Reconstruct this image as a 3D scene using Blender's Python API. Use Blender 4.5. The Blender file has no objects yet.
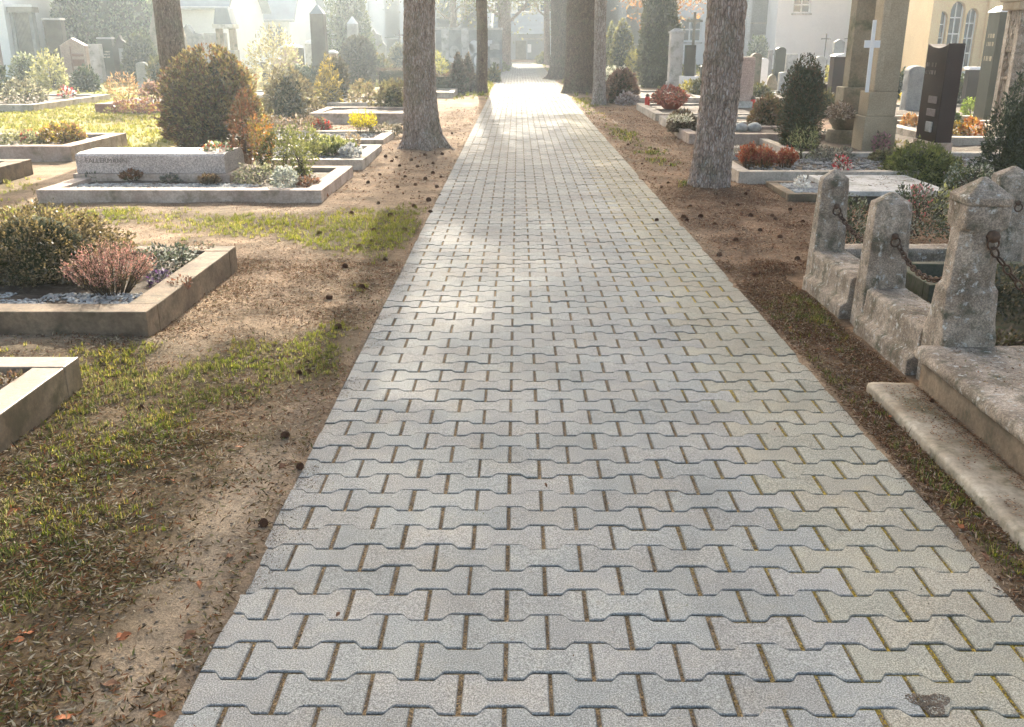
import bpy, bmesh, math, random
import numpy as np
from mathutils import Vector, Matrix, noise as mn

random.seed(7)
R = math.radians
S = bpy.context.scene
COL = S.collection

# ------------------------------------------------------------------ camera maths (metres; the path runs along +Y)
F, PITCH, CH = 930.0, math.atan(325/930), 1.5
YAW = math.atan(6/930*math.cos(PITCH))
CAMROT = Matrix.Rotation(YAW, 3, 'Z') @ Matrix.Rotation(math.pi/2-PITCH, 3, 'X')
def ray(px, py):
    return CAMROT @ Vector(((px-512)/F, -(py-363.5)/F, -1))
def G(px, py, z=0.0):                       # a point seen at height z
    d = ray(px, py); t = (z-CH)/d.z
    return Vector((d.x*t, d.y*t, z))
def Hz(px, py, Y):                          # a point seen at distance Y
    d = ray(px, py); t = Y/d.y
    return Vector((d.x*t, Y, CH+d.z*t))

# ------------------------------------------------------------------ numpy value noise
_rs = np.random.RandomState(11)
_T = _rs.rand(256, 256)
def vn(x, y, s, o=0.0):
    x = np.asarray(x, float)/s+o*17.3; y = np.asarray(y, float)/s+o*9.1
    xi = np.floor(x).astype(int); yi = np.floor(y).astype(int)
    fx = x-xi; fy = y-yi; fx = fx*fx*(3-2*fx); fy = fy*fy*(3-2*fy)
    a = _T[xi % 256, yi % 256]; b = _T[(xi+1) % 256, yi % 256]
    c = _T[xi % 256, (yi+1) % 256]; d = _T[(xi+1) % 256, (yi+1) % 256]
    return (a*(1-fx)+b*fx)*(1-fy)+(c*(1-fx)+d*fx)*fy
def fbm(x, y, s, o=0.0):
    return (vn(x, y, s, o)*.5+vn(x, y, s/2, o+1)*.28+vn(x, y, s/4.1, o+2)*.15+vn(x, y, s/8.3, o+3)*.07)
def sm(a, b, x):
    t = np.clip((np.asarray(x, float)-a)/(b-a), 0, 1); return t*t*(3-2*t)

# ------------------------------------------------------------------ materials
MATS = {}
def newmat(name):
    m = bpy.data.materials.new(name); m.use_nodes = True
    nt = m.node_tree; nt.nodes.clear()
    out = nt.nodes.new('ShaderNodeOutputMaterial')
    MATS[name] = m
    return m, nt, out
def node(nt, t, **kw):
    n = nt.nodes.new(t)
    for k, v in kw.items():
        if k.startswith('_'): setattr(n, k[1:], v)
        else: n.inputs[k.replace('_', ' ')].default_value = v
    return n
def ramp(nt, fac, stops):
    r = nt.nodes.new('ShaderNodeValToRGB'); e = r.color_ramp.elements
    e[0].position, e[0].color = stops[0][0], (*stops[0][1], 1)
    e[1].position, e[1].color = stops[-1][0], (*stops[-1][1], 1)
    for p, c in stops[1:-1]:
        q = e.new(p); q.color = (*c, 1)
    nt.links.new(fac, r.inputs['Fac']); return r.outputs['Color']
def mixc(nt, fac, a, b, mode='MIX'):
    m = nt.nodes.new('ShaderNodeMix'); m.data_type = 'RGBA'; m.blend_type = mode
    for s, v in ((0, fac), (6, a), (7, b)):
        if hasattr(v, 'links'): nt.links.new(v, m.inputs[s])
        else: m.inputs[s].default_value = v if s == 0 else ((*v, 1) if len(v) == 3 else v)
    return m.outputs[2]
def coords(nt, kind='Object', jitter=True):
    tc = nt.nodes.new('ShaderNodeTexCoord')
    if not jitter: return tc.outputs[kind]
    oi = nt.nodes.new('ShaderNodeObjectInfo')
    ml = node(nt, 'ShaderNodeMath', _operation='MULTIPLY'); ml.inputs[1].default_value = 37.0
    nt.links.new(oi.outputs['Random'], ml.inputs[0])
    ad = node(nt, 'ShaderNodeVectorMath', _operation='ADD')
    nt.links.new(tc.outputs[kind], ad.inputs[0]); nt.links.new(ml.outputs[0], ad.inputs[1])
    return ad.outputs[0]
def nz(nt, v, scale, detail=6, rough=.6, dist=0.0):
    n = node(nt, 'ShaderNodeTexNoise', Scale=scale, Detail=detail, Roughness=rough, Distortion=dist)
    nt.links.new(v, n.inputs['Vector']); return n.outputs['Fac']
def bsdf(nt, out, col, rough=.85, bump=None, bstr=.3, bdist=.01, spec=.35, metal=0.0):
    b = nt.nodes.new('ShaderNodeBsdfPrincipled')
    if hasattr(col, 'links'): nt.links.new(col, b.inputs['Base Color'])
    else: b.inputs['Base Color'].default_value = (*col, 1)
    if hasattr(rough, 'links'): nt.links.new(rough, b.inputs['Roughness'])
    else: b.inputs['Roughness'].default_value = rough
    b.inputs['Specular IOR Level'].default_value = spec; b.inputs['Metallic'].default_value = metal
    if bump is not None:
        bp = node(nt, 'ShaderNodeBump', Strength=bstr, Distance=bdist)
        nt.links.new(bump, bp.inputs['Height']); nt.links.new(bp.outputs[0], b.inputs['Normal'])
    nt.links.new(b.outputs[0], out.inputs['Surface']); return b

def stone_mat(name, a, b, c=None, scale=3.0, rough=.85, speck=0.0, bstr=.5, bdist=.008, moss=None, lichen=None, fine=60.0, spec=.35):
    m, nt, out = newmat(name); v = coords(nt)
    n1 = nz(nt, v, scale, 8, .65); c = c or tuple((x+y)/2 for x, y in zip(a, b))
    col = ramp(nt, n1, [(.32, a), (.5, c), (.68, b)])
    n2 = nz(nt, v, fine, 4, .7)
    col = mixc(nt, .55, col, ramp(nt, n2, [(.35, (.35,)*3), (.65, (.68,)*3)]), 'OVERLAY')
    if speck:
        vo = node(nt, 'ShaderNodeTexVoronoi', Scale=fine*2.2); nt.links.new(v, vo.inputs['Vector'])
        col = mixc(nt, speck, col, ramp(nt, vo.outputs['Color'], [(.3, (.25,)*3), (.7, (.75,)*3)]), 'OVERLAY')
    if moss:
        n3 = nz(nt, v, scale*1.7, 9, .7)
        col = mixc(nt, ramp(nt, n3, [(.5, (0,)*3), (.66, (1,)*3)]), col, moss)
    if lichen:
        n4 = nz(nt, v, scale*4.5, 9, .75)
        col = mixc(nt, ramp(nt, n4, [(.56, (0,)*3), (.63, (1,)*3)]), col, lichen)
    bsdf(nt, out, col, rough, mixc(nt, .5, n1, n2), bstr, bdist, spec)
    return m
def plain(name, col, rough=.6, spec=.4, metal=0.0, var=.25, scale=6.0, bstr=.15):
    m, nt, out = newmat(name); v = coords(nt); n = nz(nt, v, scale, 6, .65)
    lo = tuple(x*(1-var) for x in col); hi = tuple(min(1, x*(1+var)) for x in col)
    bsdf(nt, out, ramp(nt, n, [(.3, lo), (.7, hi)]), rough, n, bstr, .005, spec, metal); return m
def leaf_mat(name, trans=.4, gloss=.06):
    m, nt, out = newmat(name)
    at = node(nt, 'ShaderNodeAttribute', _attribute_name='tint')
    d = node(nt, 'ShaderNodeBsdfDiffuse', Roughness=.6); t = nt.nodes.new('ShaderNodeBsdfTranslucent')
    g = node(nt, 'ShaderNodeBsdfGlossy', Roughness=.45); g.inputs['Color'].default_value = (.8, .8, .8, 1)
    nt.links.new(at.outputs['Color'], d.inputs['Color'])
    br = node(nt, 'ShaderNodeHueSaturation', Saturation=1.1, Value=1.6); nt.links.new(at.outputs['Color'], br.inputs['Color'])
    nt.links.new(br.outputs[0], t.inputs['Color'])
    a = node(nt, 'ShaderNodeMixShader', Fac=trans); nt.links.new(d.outputs[0], a.inputs[1]); nt.links.new(t.outputs[0], a.inputs[2])
    b = node(nt, 'ShaderNodeMixShader', Fac=gloss); nt.links.new(a.outputs[0], b.inputs[1]); nt.links.new(g.outputs[0], b.inputs[2])
    nt.links.new(b.outputs[0], out.inputs['Surface']); return m

leaf_mat('leaf', .42, .07); leaf_mat('needle', .25, .05); leaf_mat('blade', .45, .02); leaf_mat('litter', .15, .0); leaf_mat('petal', .35, .03)
stone_mat('concrete', (.18, .14, .095), (.46, .41, .33), scale=3.5, rough=.62, moss=(.11, .10, .055), fine=45, bstr=.7)
stone_mat('curb_light', (.34, .28, .225), (.58, .51, .43), scale=3, moss=(.20, .18, .13), fine=50, bstr=.5)
stone_mat('curb_pink', (.32, .23, .18), (.52, .42, .35), scale=3, moss=(.20, .16, .11), fine=50)
stone_mat('curb_brown', (.085, .06, .04), (.26, .19, .125), scale=4, moss=(.09, .075, .045), fine=55, bstr=.9)
stone_mat('weathered', (.13, .095, .065), (.46, .375, .295), scale=6, moss=(.085, .08, .05), lichen=(.50, .48, .44), fine=95, bstr=1.0, bdist=.010, speck=.5)
stone_mat('granite_speckled', (.29, .235, .21), (.48, .41, .37), scale=2, speck=.55, fine=48, rough=.5, bstr=.15, spec=.5)
stone_mat('sandstone', (.33, .26, .17), (.46, .38, .27), scale=1.2, fine=60, bstr=.3)
stone_mat('sandstone_dark', (.19, .15, .10), (.32, .27, .19), scale=2, moss=(.10, .10, .05), fine=60)
stone_mat('pale_stone', (.42, .40, .37), (.62, .60, .57), scale=2.5, fine=50, moss=(.26, .25, .20))
stone_mat('grey_stone', (.20, .20, .195), (.36, .36, .35), scale=2.5, fine=50)
stone_mat('pink_granite', (.32, .22, .18), (.46, .35, .30), scale=2.5, speck=.5, fine=50, rough=.55)
stone_mat('dark_granite', (.012, .012, .012), (.03, .028, .028), scale=3, fine=80, rough=.28, bstr=.05, spec=.55)
stone_mat('brown_granite', (.018, .010, .009), (.034, .017, .015), scale=3, fine=80, rough=.45, bstr=.05, spec=.25)
stone_mat('green_granite', (.025, .032, .022), (.055, .062, .045), scale=3, fine=80, rough=.35, bstr=.08, spec=.5)
stone_mat('dark_stone', (.04, .034, .025), (.09, .08, .062), scale=3, fine=60)
stone_mat('red_stone', (.16, .075, .055), (.28, .15, .12), scale=4, fine=60, bstr=.8)
stone_mat('terracotta', (.30, .07, .035), (.42, .12, .06), scale=3, fine=60, bstr=.2)
stone_mat('plaster_white', (.78, .79, .80), (.88, .88, .88), scale=.6, fine=20, bstr=.15)
stone_mat('plaster_cream', (.68, .47, .22), (.80, .58, .30), scale=.6, fine=20, bstr=.15)
stone_mat('plaster_pink', (.40, .25, .20), (.50, .33, .27), scale=.6, fine=20, bstr=.15)
stone_mat('plaster_grey', (.36, .37, .38), (.46, .47, .48), scale=.6, fine=20, bstr=.15)
stone_mat('marble', (.70, .70, .70), (.86, .86, .86), scale=2, fine=30, rough=.4, bstr=.1)
stone_mat('pebble_white', (.20, .19, .175), (.58, .565, .53), scale=9, fine=60, rough=.8)
stone_mat('pebble_grey', (.16, .15, .14), (.48, .46, .43), scale=9, fine=60, rough=.8)
stone_mat('soil', (.045, .030, .020), (.13, .095, .065), scale=9, fine=90, bstr=1.0, bdist=.02, moss=(.20, .17, .13))
stone_mat('soil_mossy', (.05, .04, .02), (.12, .10, .05), scale=7, fine=90, bstr=1.0, bdist=.02, moss=(.06, .08, .025))
plain('roof_grey', (.20, .23, .26), .7, var=.15, scale=2); plain('roof_red', (.30, .13, .09), .8, var=.2, scale=2)
plain('glass', (.04, .05, .06), .08, .6, var=.3, scale=1, bstr=0); plain('frame_white', (.75, .75, .74), .5, var=.05)
plain('shutter_wood', (.30, .27, .23), .7, var=.25, scale=4); plain('iron', (.045, .04, .038), .55, .5, .6, .4, 30, .4)
plain('rust_iron', (.12, .075, .05), .75, .4, .5, .5, 40, .6); plain('bronze', (.10, .085, .06), .45, .5, .8, .3)
plain('garage_door', (.30, .31, .33), .6, var=.1, scale=2); plain('lantern_red', (.55, .03, .02), .3, .5, var=.1)
plain('cone_brown', (.12, .06, .035), .8, .2, var=.4, scale=60, bstr=.3); plain('gold_letters', (.55, .50, .38), .5, .4, .2, .1)
plain('letter_dark', (.20, .165, .145), .7, .2, var=.2); plain('twig', (.10, .075, .05), .9, .2, var=.3, scale=20)
plain('plate_grey', (.25, .20, .19), .5, .4, var=.3, scale=30)

def bark(name, a, b, c, sx=24, sz=8, dist=.03):
    m, nt, out = newmat(name); v = coords(nt)
    mp = node(nt, 'ShaderNodeMapping'); mp.inputs['Scale'].default_value = (1, 1, sz/sx); nt.links.new(v, mp.inputs[0])
    n1 = nz(nt, mp.outputs[0], sx, 9, .7, .6); n2 = nz(nt, v, 3, 6, .6)
    vo = node(nt, 'ShaderNodeTexVoronoi', Scale=sx*1.6); vo.feature = 'DISTANCE_TO_EDGE'; nt.links.new(mp.outputs[0], vo.inputs['Vector'])
    col = ramp(nt, n1, [(.33, a), (.5, b), (.68, c)])
    col = mixc(nt, ramp(nt, n2, [(.5, (0,)*3), (.72, (.6,)*3)]), col, tuple(x*.8 for x in (.20, .21, .12)))
    fl = nz(nt, mp.outputs[0], 55, 5, .7); col = mixc(nt, ramp(nt, fl, [(.56, (0,)*3), (.66, (.75,)*3)]), col, tuple(min(.6, x*1.5) for x in c))
    col = mixc(nt, .8, col, ramp(nt, vo.outputs['Distance'], [(0, (.22,)*3), (.16, (.55,)*3)]), 'OVERLAY')
    h = mixc(nt, .5, n1, ramp(nt, vo.outputs['Distance'], [(0, (0,)*3), (.25, (1,)*3)]))
    bsdf(nt, out, col, .92, h, 1.0, dist, .2); return m
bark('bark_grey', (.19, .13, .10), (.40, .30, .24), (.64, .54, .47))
bark('bark_brown', (.08, .052, .036), (.17, .115, .08), (.27, .20, .15))
bark('bark_pale', (.24, .19, .155), (.42, .35, .30), (.60, .54, .48))

def paver_mat():
    m, nt, out = newmat('paver'); v = coords(nt, 'Object', False)
    at = node(nt, 'ShaderNodeAttribute', _attribute_name='tint')
    n1 = nz(nt, v, 260, 3, .8); n2 = nz(nt, v, 5, 7, .65); n3 = nz(nt, v, 38, 6, .7)
    col = mixc(nt, .9, at.outputs['Color'], ramp(nt, n1, [(.35, (.2,)*3), (.5, (.5,)*3), (.62, (.9,)*3)]), 'OVERLAY')
    col = mixc(nt, .5, col, ramp(nt, n2, [(.3, (.40, .41, .42)), (.5, (.5, .5, .5)), (.7, (.62, .58, .52))]), 'OVERLAY')
    n4 = nz(nt, v, 1.3, 8, .7); col = mixc(nt, .7, col, ramp(nt, n4, [(.3, (.36, .35, .34)), (.5, (.5,)*3), (.7, (.62, .61, .60))]), 'OVERLAY')
    col = mixc(nt, ramp(nt, n3, [(.60, (0,)*3), (.72, (.7,)*3)]), col, (.20, .17, .13))
    bsdf(nt, out, col, .92, mixc(nt, .4, n1, n3), .6, .004, .25)
paver_mat()
def ground_mat(name, fine=True):
    m, nt, out = newmat(name); v = coords(nt, 'Object', False)
    at = node(nt, 'ShaderNodeAttribute', _attribute_name='tint')
    n1 = nz(nt, v, 22, 9, .75); n2 = nz(nt, v, 130, 5, .8); n3 = nz(nt, v, 60, 6, .75, .8)
    col = mixc(nt, .9, at.outputs['Color'], ramp(nt, n1, [(.32, (.30,)*3), (.68, (.70,)*3)]), 'OVERLAY')
    col = mixc(nt, .85, col, ramp(nt, n2, [(.35, (.25,)*3), (.65, (.75,)*3)]), 'OVERLAY')
    col = mixc(nt, ramp(nt, n3, [(.60, (0,)*3), (.68, (.55,)*3)]), col, (.33, .26, .18))
    bsdf(nt, out, col, .95, mixc(nt, .5, n1, n2), 1.0, .018, .15)
ground_mat('ground')
def sand_mat():
    m, nt, out = newmat('joint_sand'); v = coords(nt, 'Object', False)
    n1 = nz(nt, v, 2.2, 5, .6); n2 = nz(nt, v, 320, 3, .8); n3 = nz(nt, v, 28, 5, .7)
    sx = nt.nodes.new('ShaderNodeSeparateXYZ'); nt.links.new(v, sx.inputs[0])
    mr = node(nt, 'ShaderNodeMapRange'); mr.inputs['From Min'].default_value = .1; mr.inputs['From Max'].default_value = 1.3
    nt.links.new(sx.outputs['X'], mr.inputs['Value'])
    base = ramp(nt, n3, [(.35, (.15, .11, .065)), (.65, (.34, .26, .16))])
    moss = ramp(nt, n3, [(.35, (.24, .18, .03)), (.65, (.46, .36, .08))])
    ad = node(nt, 'ShaderNodeMath', _operation='MULTIPLY'); nt.links.new(mr.outputs[0], ad.inputs[0]); nt.links.new(n1, ad.inputs[1])
    col = mixc(nt, ramp(nt, ad.outputs[0], [(.15, (0,)*3), (.4, (1,)*3)]), base, moss)
    vo = node(nt, 'ShaderNodeTexVoronoi', Scale=260); nt.links.new(v, vo.inputs['Vector'])
    col = mixc(nt, .85, col, ramp(nt, vo.outputs['Color'], [(.25, (.35, .33, .30)), (.75, (1.6, 1.5, 1.35))]), 'MULTIPLY')
    n5 = nz(nt, v, 14, 6, .8); col = mixc(nt, ramp(nt, n5, [(.5, (0,)*3), (.62, (.75,)*3)]), col, (.06, .045, .025))
    bsdf(nt, out, col, .95, n2, .8, .004, .1)
sand_mat()

# ------------------------------------------------------------------ mesh helpers
def tag(o, label=None, cat=None, group=None, kind=None):
    if label: o['label'] = label
    if cat: o['category'] = cat
    if group: o['group'] = group
    if kind: o['kind'] = kind
    return o
def thing(name, label, cat, loc=(0, 0, 0), rz=0.0, group=None):
    o = bpy.data.objects.new(name, None); COL.objects.link(o); o.empty_display_size = .2
    o.location = loc; o.rotation_euler = (0, 0, rz); return tag(o, label, cat, group)
def link(name, me, mat, parent=None, smooth=False):
    o = bpy.data.objects.new(name, me); COL.objects.link(o)
    if isinstance(mat, str): mat = [mat]
    for k in mat: me.materials.append(MATS[k])
    if smooth: me.polygons.foreach_set('use_smooth', [True]*len(me.polygons))
    if parent: o.parent = parent
    return o
class MB:
    def __init__(s): s.v = []; s.f = []
    def box(s, x0, x1, y0, y1, z0, z1, tx=0.0, ty=0.0):       # tx, ty: how far the top draws in
        n = len(s.v)
        s.v += [(x0, y0, z0), (x1, y0, z0), (x1, y1, z0), (x0, y1, z0), (x0+tx, y0+ty, z1), (x1-tx, y0+ty, z1), (x1-tx, y1-ty, z1), (x0+tx, y1-ty, z1)]
        s.f += [tuple(n+i for i in q) for q in ((0, 3, 2, 1), (4, 5, 6, 7), (0, 1, 5, 4), (1, 2, 6, 5), (2, 3, 7, 6), (3, 0, 4, 7))]
        return s
    def prism(s, pts, a, b, axis='y'):                        # outline in xz (axis y), xy (axis z) or yz (axis x)
        n = len(s.v); k = len(pts)
        mk = {'y': lambda p, t: (p[0], t, p[1]), 'z': lambda p, t: (p[0], p[1], t), 'x': lambda p, t: (t, p[0], p[1])}[axis]
        s.v += [mk(p, a) for p in pts]+[mk(p, b) for p in pts]
        s.f += [tuple(range(n, n+k)), tuple(range(n+2*k-1, n+k-1, -1))]
        for i in range(k):
            j = (i+1) % k; s.f.append((n+i, n+k+i, n+k+j, n+j))
        return s
    def rings(s, rings, cap=True):                            # rings: lists of equal length
        n = len(s.v); k = len(rings[0])
        for r in rings: s.v += [tuple(p) for p in r]
        for a in range(len(rings)-1):
            for i in range(k):
                j = (i+1) % k; s.f.append((n+a*k+i, n+a*k+j, n+(a+1)*k+j, n+(a+1)*k+i))
        if cap:
            s.f.append(tuple(n+i for i in reversed(range(k)))); s.f.append(tuple(n+(len(rings)-1)*k+i for i in range(k)))
        return s
    def lathe(s, prof, n=20, c=(0, 0)):
        return s.rings([[(c[0]+r*math.cos(2*math.pi*i/n), c[1]+r*math.sin(2*math.pi*i/n), z) for i in range(n)] for r, z in prof])
    def tube(s, pts, rad, n=7):
        pts = [Vector(p) for p in pts]; rs = []
        for i, p in enumerate(pts):
            d = (pts[min(i+1, len(pts)-1)]-pts[max(i-1, 0)]).normalized()
            u = d.orthogonal().normalized() if i == 0 else (u-d*u.dot(d)).normalized()
            w = d.cross(u); r = rad[i] if hasattr(rad, '__len__') else rad
            rs.append([p+(u*math.cos(2*math.pi*k/n)+w*math.sin(2*math.pi*k/n))*r for k in range(n)])
        return s.rings(rs)
    def build(s, name, mat, parent=None, bevel=0.0, smooth=False, seg=2):
        me = bpy.data.meshes.new(name); me.from_pydata(s.v, [], s.f)
        bm = bmesh.new(); bm.from_mesh(me); bmesh.ops.recalc_face_normals(bm, faces=bm.faces); bm.to_mesh(me); bm.free()
        o = link(name, me, mat, parent, smooth)
        if bevel:
            b = o.modifiers.new('edge', 'BEVEL'); b.width = bevel; b.segments = seg; b.limit_method = 'ANGLE'; b.angle_limit = R(35)
        return o
def weather(o, cuts, amp, scale=9.0, seed=0.0, fine=.35):
    """subdivide finely and push the surface in and out like worn stone"""
    me = o.data; bm = bmesh.new(); bm.from_mesh(me)
    if o.modifiers:
        w = o.modifiers[0].width; o.modifiers.clear()
        bmesh.ops.bevel(bm, geom=[e for e in bm.edges if e.calc_face_angle(0) > .5], offset=w, segments=2, affect='EDGES', profile=.5)
    bmesh.ops.triangulate(bm, faces=[f for f in bm.faces if len(f.verts) > 4])
    for _ in range(9):
        es = [e for e in bm.edges if e.calc_length() > cuts]
        if not es: break
        bmesh.ops.subdivide_edges(bm, edges=es, cuts=1, use_grid_fill=True)
    bm.normal_update(); so = Vector((seed*3.1, seed*7.7, seed))
    for v in bm.verts:
        n = mn.fractal(v.co*scale+so, 1.0, 2.0, 4)+fine*mn.noise(v.co*scale*6+so)
        v.co += v.normal*n*amp
    bm.to_mesh(me); bm.free()
    me.polygons.foreach_set('use_smooth', [True]*len(me.polygons))
    return o
def np_mesh(name, V, tri, tint, mat, parent=None, smooth=False):
    """V (n,3), tri (m,k) all faces of k corners, tint (n,3)"""
    me = bpy.data.meshes.new(name); n, m, k = len(V), len(tri), tri.shape[1]
    me.vertices.add(n); me.vertices.foreach_set('co', np.ascontiguousarray(V, dtype=np.float32).ravel())
    me.loops.add(m*k); me.loops.foreach_set('vertex_index', np.ascontiguousarray(tri, dtype=np.int32).ravel())
    me.polygons.add(m); me.polygons.foreach_set('loop_start', np.arange(0, m*k, k, dtype=np.int32))
    me.update(calc_edges=True)
    if tint is not None:
        a = me.color_attributes.new('tint', 'FLOAT_COLOR', 'POINT')
        c = np.ones((n, 4), np.float32); c[:, :3] = tint; a.data.foreach_set('color', c.ravel())
    return link(name, me, mat, parent, smooth)

def leaf_quads(P, size, rs, cols, aspect=.5, up=None, jit=.35, dirs=None, flat=0.0):
    """a pointed leaf at every point; cols: list of colours, mixed at random per leaf"""
    n = len(P)
    d = rs.normal(size=(n, 3)) if dirs is None else dirs+rs.normal(size=(n, 3))*jit
    if up is not None: d[:, 2] = np.abs(d[:, 2])*1.0+up
    if flat: d[:, 2] *= (1-flat)
    d /= np.linalg.norm(d, axis=1)[:, None]+1e-9
    q = rs.normal(size=(n, 3))
    if flat: q[:, 2] *= (1-flat)
    w = np.cross(d, q); w /= np.linalg.norm(w, axis=1)[:, None]+1e-9
    if flat: 
        w = np.cross(d, np.array([0, 0, 1.0])+rs.normal(size=(n, 3))*(1-flat)); w /= np.linalg.norm(w, axis=1)[:, None]+1e-9
    L = size*(.6+.8*rs.rand(n))[:, None]; W = L*aspect*.5
    V = np.stack([P, P+d*L*.45+w*W, P+d*L, P+d*L*.45-w*W], 1).reshape(-1, 3)
    c = np.array(cols, float)[rs.randint(0, len(cols), n)]*(.75+.5*rs.rand(n))[:, None]
    return V, np.arange(n*4).reshape(-1, 4), np.repeat(c, 4, 0)

def body_points(shape, rx, ry, h, n, rs, shell=.75, lump=.18):
    """points in a plant body standing on z=0"""
    out = []
    ph = rs.rand(6)*6.28
    while sum(len(a) for a in out) < n:
        m = n*2; z = rs.rand(m); th = rs.rand(m)*2*math.pi; r = np.where(rs.rand(m) < shell, 1-.28*rs.rand(m)**1.5, np.sqrt(rs.rand(m)))
        if shape == 'dome': pr = np.sqrt(np.clip(1-(z*1.02-.02)**2.2, 0, 1)); pr = pr*(.72+.28*sm(0, .25, z))
        elif shape == 'ball': pr = np.sqrt(np.clip(1-(2*z-1)**2, 0, 1))
        elif shape == 'cone': pr = np.clip(1-z, 0, 1)**.75*(.75+.25*sm(0, .12, z))
        elif shape == 'column': pr = np.clip(1-z**3.2, 0, 1)**.8*(.8+.2*sm(0, .15, z))
        elif shape == 'bush': pr = (.86+.14*sm(0, .5, z))*np.sqrt(np.clip(1-np.clip((z-.55)/.45, 0, 1)**2.4, 0, 1))
        elif shape == 'box': pr = np.ones(m)
        elif shape == 'flat': pr = np.clip(1-z**.8, 0, 1)*.4+.6
        elif shape == 'vase': pr = .35+.65*sm(0, .7, z)*np.sqrt(np.clip(1-(np.clip(z-.6, 0, 1)/.4)**2, 0, 1)*.75+.25)
        lum = 1+lump*(np.sin(th*3+ph[0]+z*5)*.5+np.sin(th*5+ph[1]-z*9)*.35+np.sin(th*9+ph[2]+z*14)*.3)
        keep = rs.rand(m) < (pr+.08)/1.08
        if shape == 'box':
            x = (rs.rand(m)*2-1); y = (rs.rand(m)*2-1); s_ = rs.randint(0, 4, m)
            x = np.where(s_ == 0, np.sign(x)*(1-.1*rs.rand(m)), x); y = np.where(s_ == 1, np.sign(y)*(1-.1*rs.rand(m)), y)
            z = np.where(s_ == 2, 1-.08*rs.rand(m), z); lum = 1+lump*.3*np.sin(x*9+ph[0])*np.sin(y*7)
            p = np.stack([x*rx*lum, y*ry*lum, z*h*(1+.06*np.sin(x*11+ph[1]))], 1); keep[:] = True
        else:
            p = np.stack([np.cos(th)*r*pr*rx*lum, np.sin(th)*r*pr*ry*lum, z*h*(1+lump*.5*np.sin(th*4+ph[3]))], 1)
        out.append(p[keep])
    P = np.concatenate(out)[:n]
    # bunch the points so that clumps and gaps show
    k = max(8, n//28); C = P[rs.randint(0, len(P), k)]
    idx = rs.randint(0, k, len(P)); t = .35*rs.rand(len(P))[:, None]
    near = C[idx]; d = np.linalg.norm(near-P, axis=1); ok = d < .35*max(rx, ry, .1)
    P[ok] = P[ok]*(1-t[ok])+near[ok]*t[ok]
    if lump >= .12 and shape not in ('flat', 'vase', 'box'):
        m = max(6, n//130); o = P[rs.randint(0, len(P), m)]; c = np.array([0, 0, h*.3]); d = o-c; d /= np.linalg.norm(d, axis=1)[:, None]+1e-6; d[:, 2] = np.abs(d[:, 2])*.6+.45; k = 16
        L = .16*max(rx, h*.5)*(.4+rs.rand(m)); t = rs.rand(m, k); S_ = o[:, None]+d[:, None]*(t*L[:, None])[..., None]+rs.normal(size=(m, k, 3))*.012*max(rx, .4)
        P = np.concatenate([P, S_.reshape(-1, 3)])
    return P
GREEN = [(.035, .055, .018), (.05, .075, .022), (.07, .09, .03)]
OLIVE = [(.07, .075, .02), (.10, .10, .03), (.05, .055, .018), (.14, .11, .035)]
DARKG = [(.02, .032, .014), (.03, .045, .018), (.045, .055, .02)]
GOLD = [(.30, .24, .03), (.22, .19, .03), (.16, .16, .03)]
RUST = [(.20, .06, .03), (.14, .045, .025), (.09, .05, .02)]
PINKH = [(.42, .21, .19), (.38, .23, .19), (.32, .18, .15), (.24, .14, .11), (.36, .28, .22), (.20, .14, .10), (.33, .20, .155)]
def shrub(name, label, cat, loc, shape, rx, ry, h, n, leaf, cols, seed=1, group=None, mat='leaf', aspect=.5, core=.0, stems=5, up=None, lump=.18, shell=.75, rz=0.0):
    rs = np.random.RandomState(seed)
    t = thing(name, label, cat, loc, rz, group)
    P = body_points(shape, rx, ry, h, n, rs, shell, lump)
    ctr = np.array([0, 0, h*.35]); dirs = P-ctr; dirs /= np.linalg.norm(dirs, axis=1)[:, None]+1e-6; dirs[:, 2] += .35
    V, Q, C = leaf_quads(P, leaf, rs, cols, aspect, up, .7, dirs)
    np_mesh('foliage', V, Q, C, mat, t)
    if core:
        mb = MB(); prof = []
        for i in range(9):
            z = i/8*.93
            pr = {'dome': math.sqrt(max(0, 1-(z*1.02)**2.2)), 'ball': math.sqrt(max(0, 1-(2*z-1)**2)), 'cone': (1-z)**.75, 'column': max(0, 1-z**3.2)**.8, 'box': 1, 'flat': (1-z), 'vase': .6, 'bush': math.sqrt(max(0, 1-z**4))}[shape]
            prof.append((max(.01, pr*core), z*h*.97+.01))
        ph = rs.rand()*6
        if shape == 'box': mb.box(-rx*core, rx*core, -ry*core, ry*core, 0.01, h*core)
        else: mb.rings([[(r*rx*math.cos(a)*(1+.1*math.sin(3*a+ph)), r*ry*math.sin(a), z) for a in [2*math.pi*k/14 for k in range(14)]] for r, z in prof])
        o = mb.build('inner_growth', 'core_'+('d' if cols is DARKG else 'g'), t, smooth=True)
    if stems:
        mb = MB()
        for k in range(stems):
            a = rs.rand()*6.28; q = P[rs.randint(len(P))]*.85
            s0 = Vector((math.cos(a)*rx*.12, math.sin(a)*ry*.12, -.02)); e = Vector(q)
            mb.tube([s0, s0.lerp(e, .5)+Vector((0, 0, h*.08)), e], [h*.02+.004, h*.012+.003, .002], 5)
        mb.build('stem', 'twig', t)
    return t
plain('core_d', (.022, .03, .014), .95, .1, var=.5, scale=25, bstr=.6); plain('core_g', (.045, .05, .02), .95, .1, var=.5, scale=25, bstr=.6)

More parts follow.
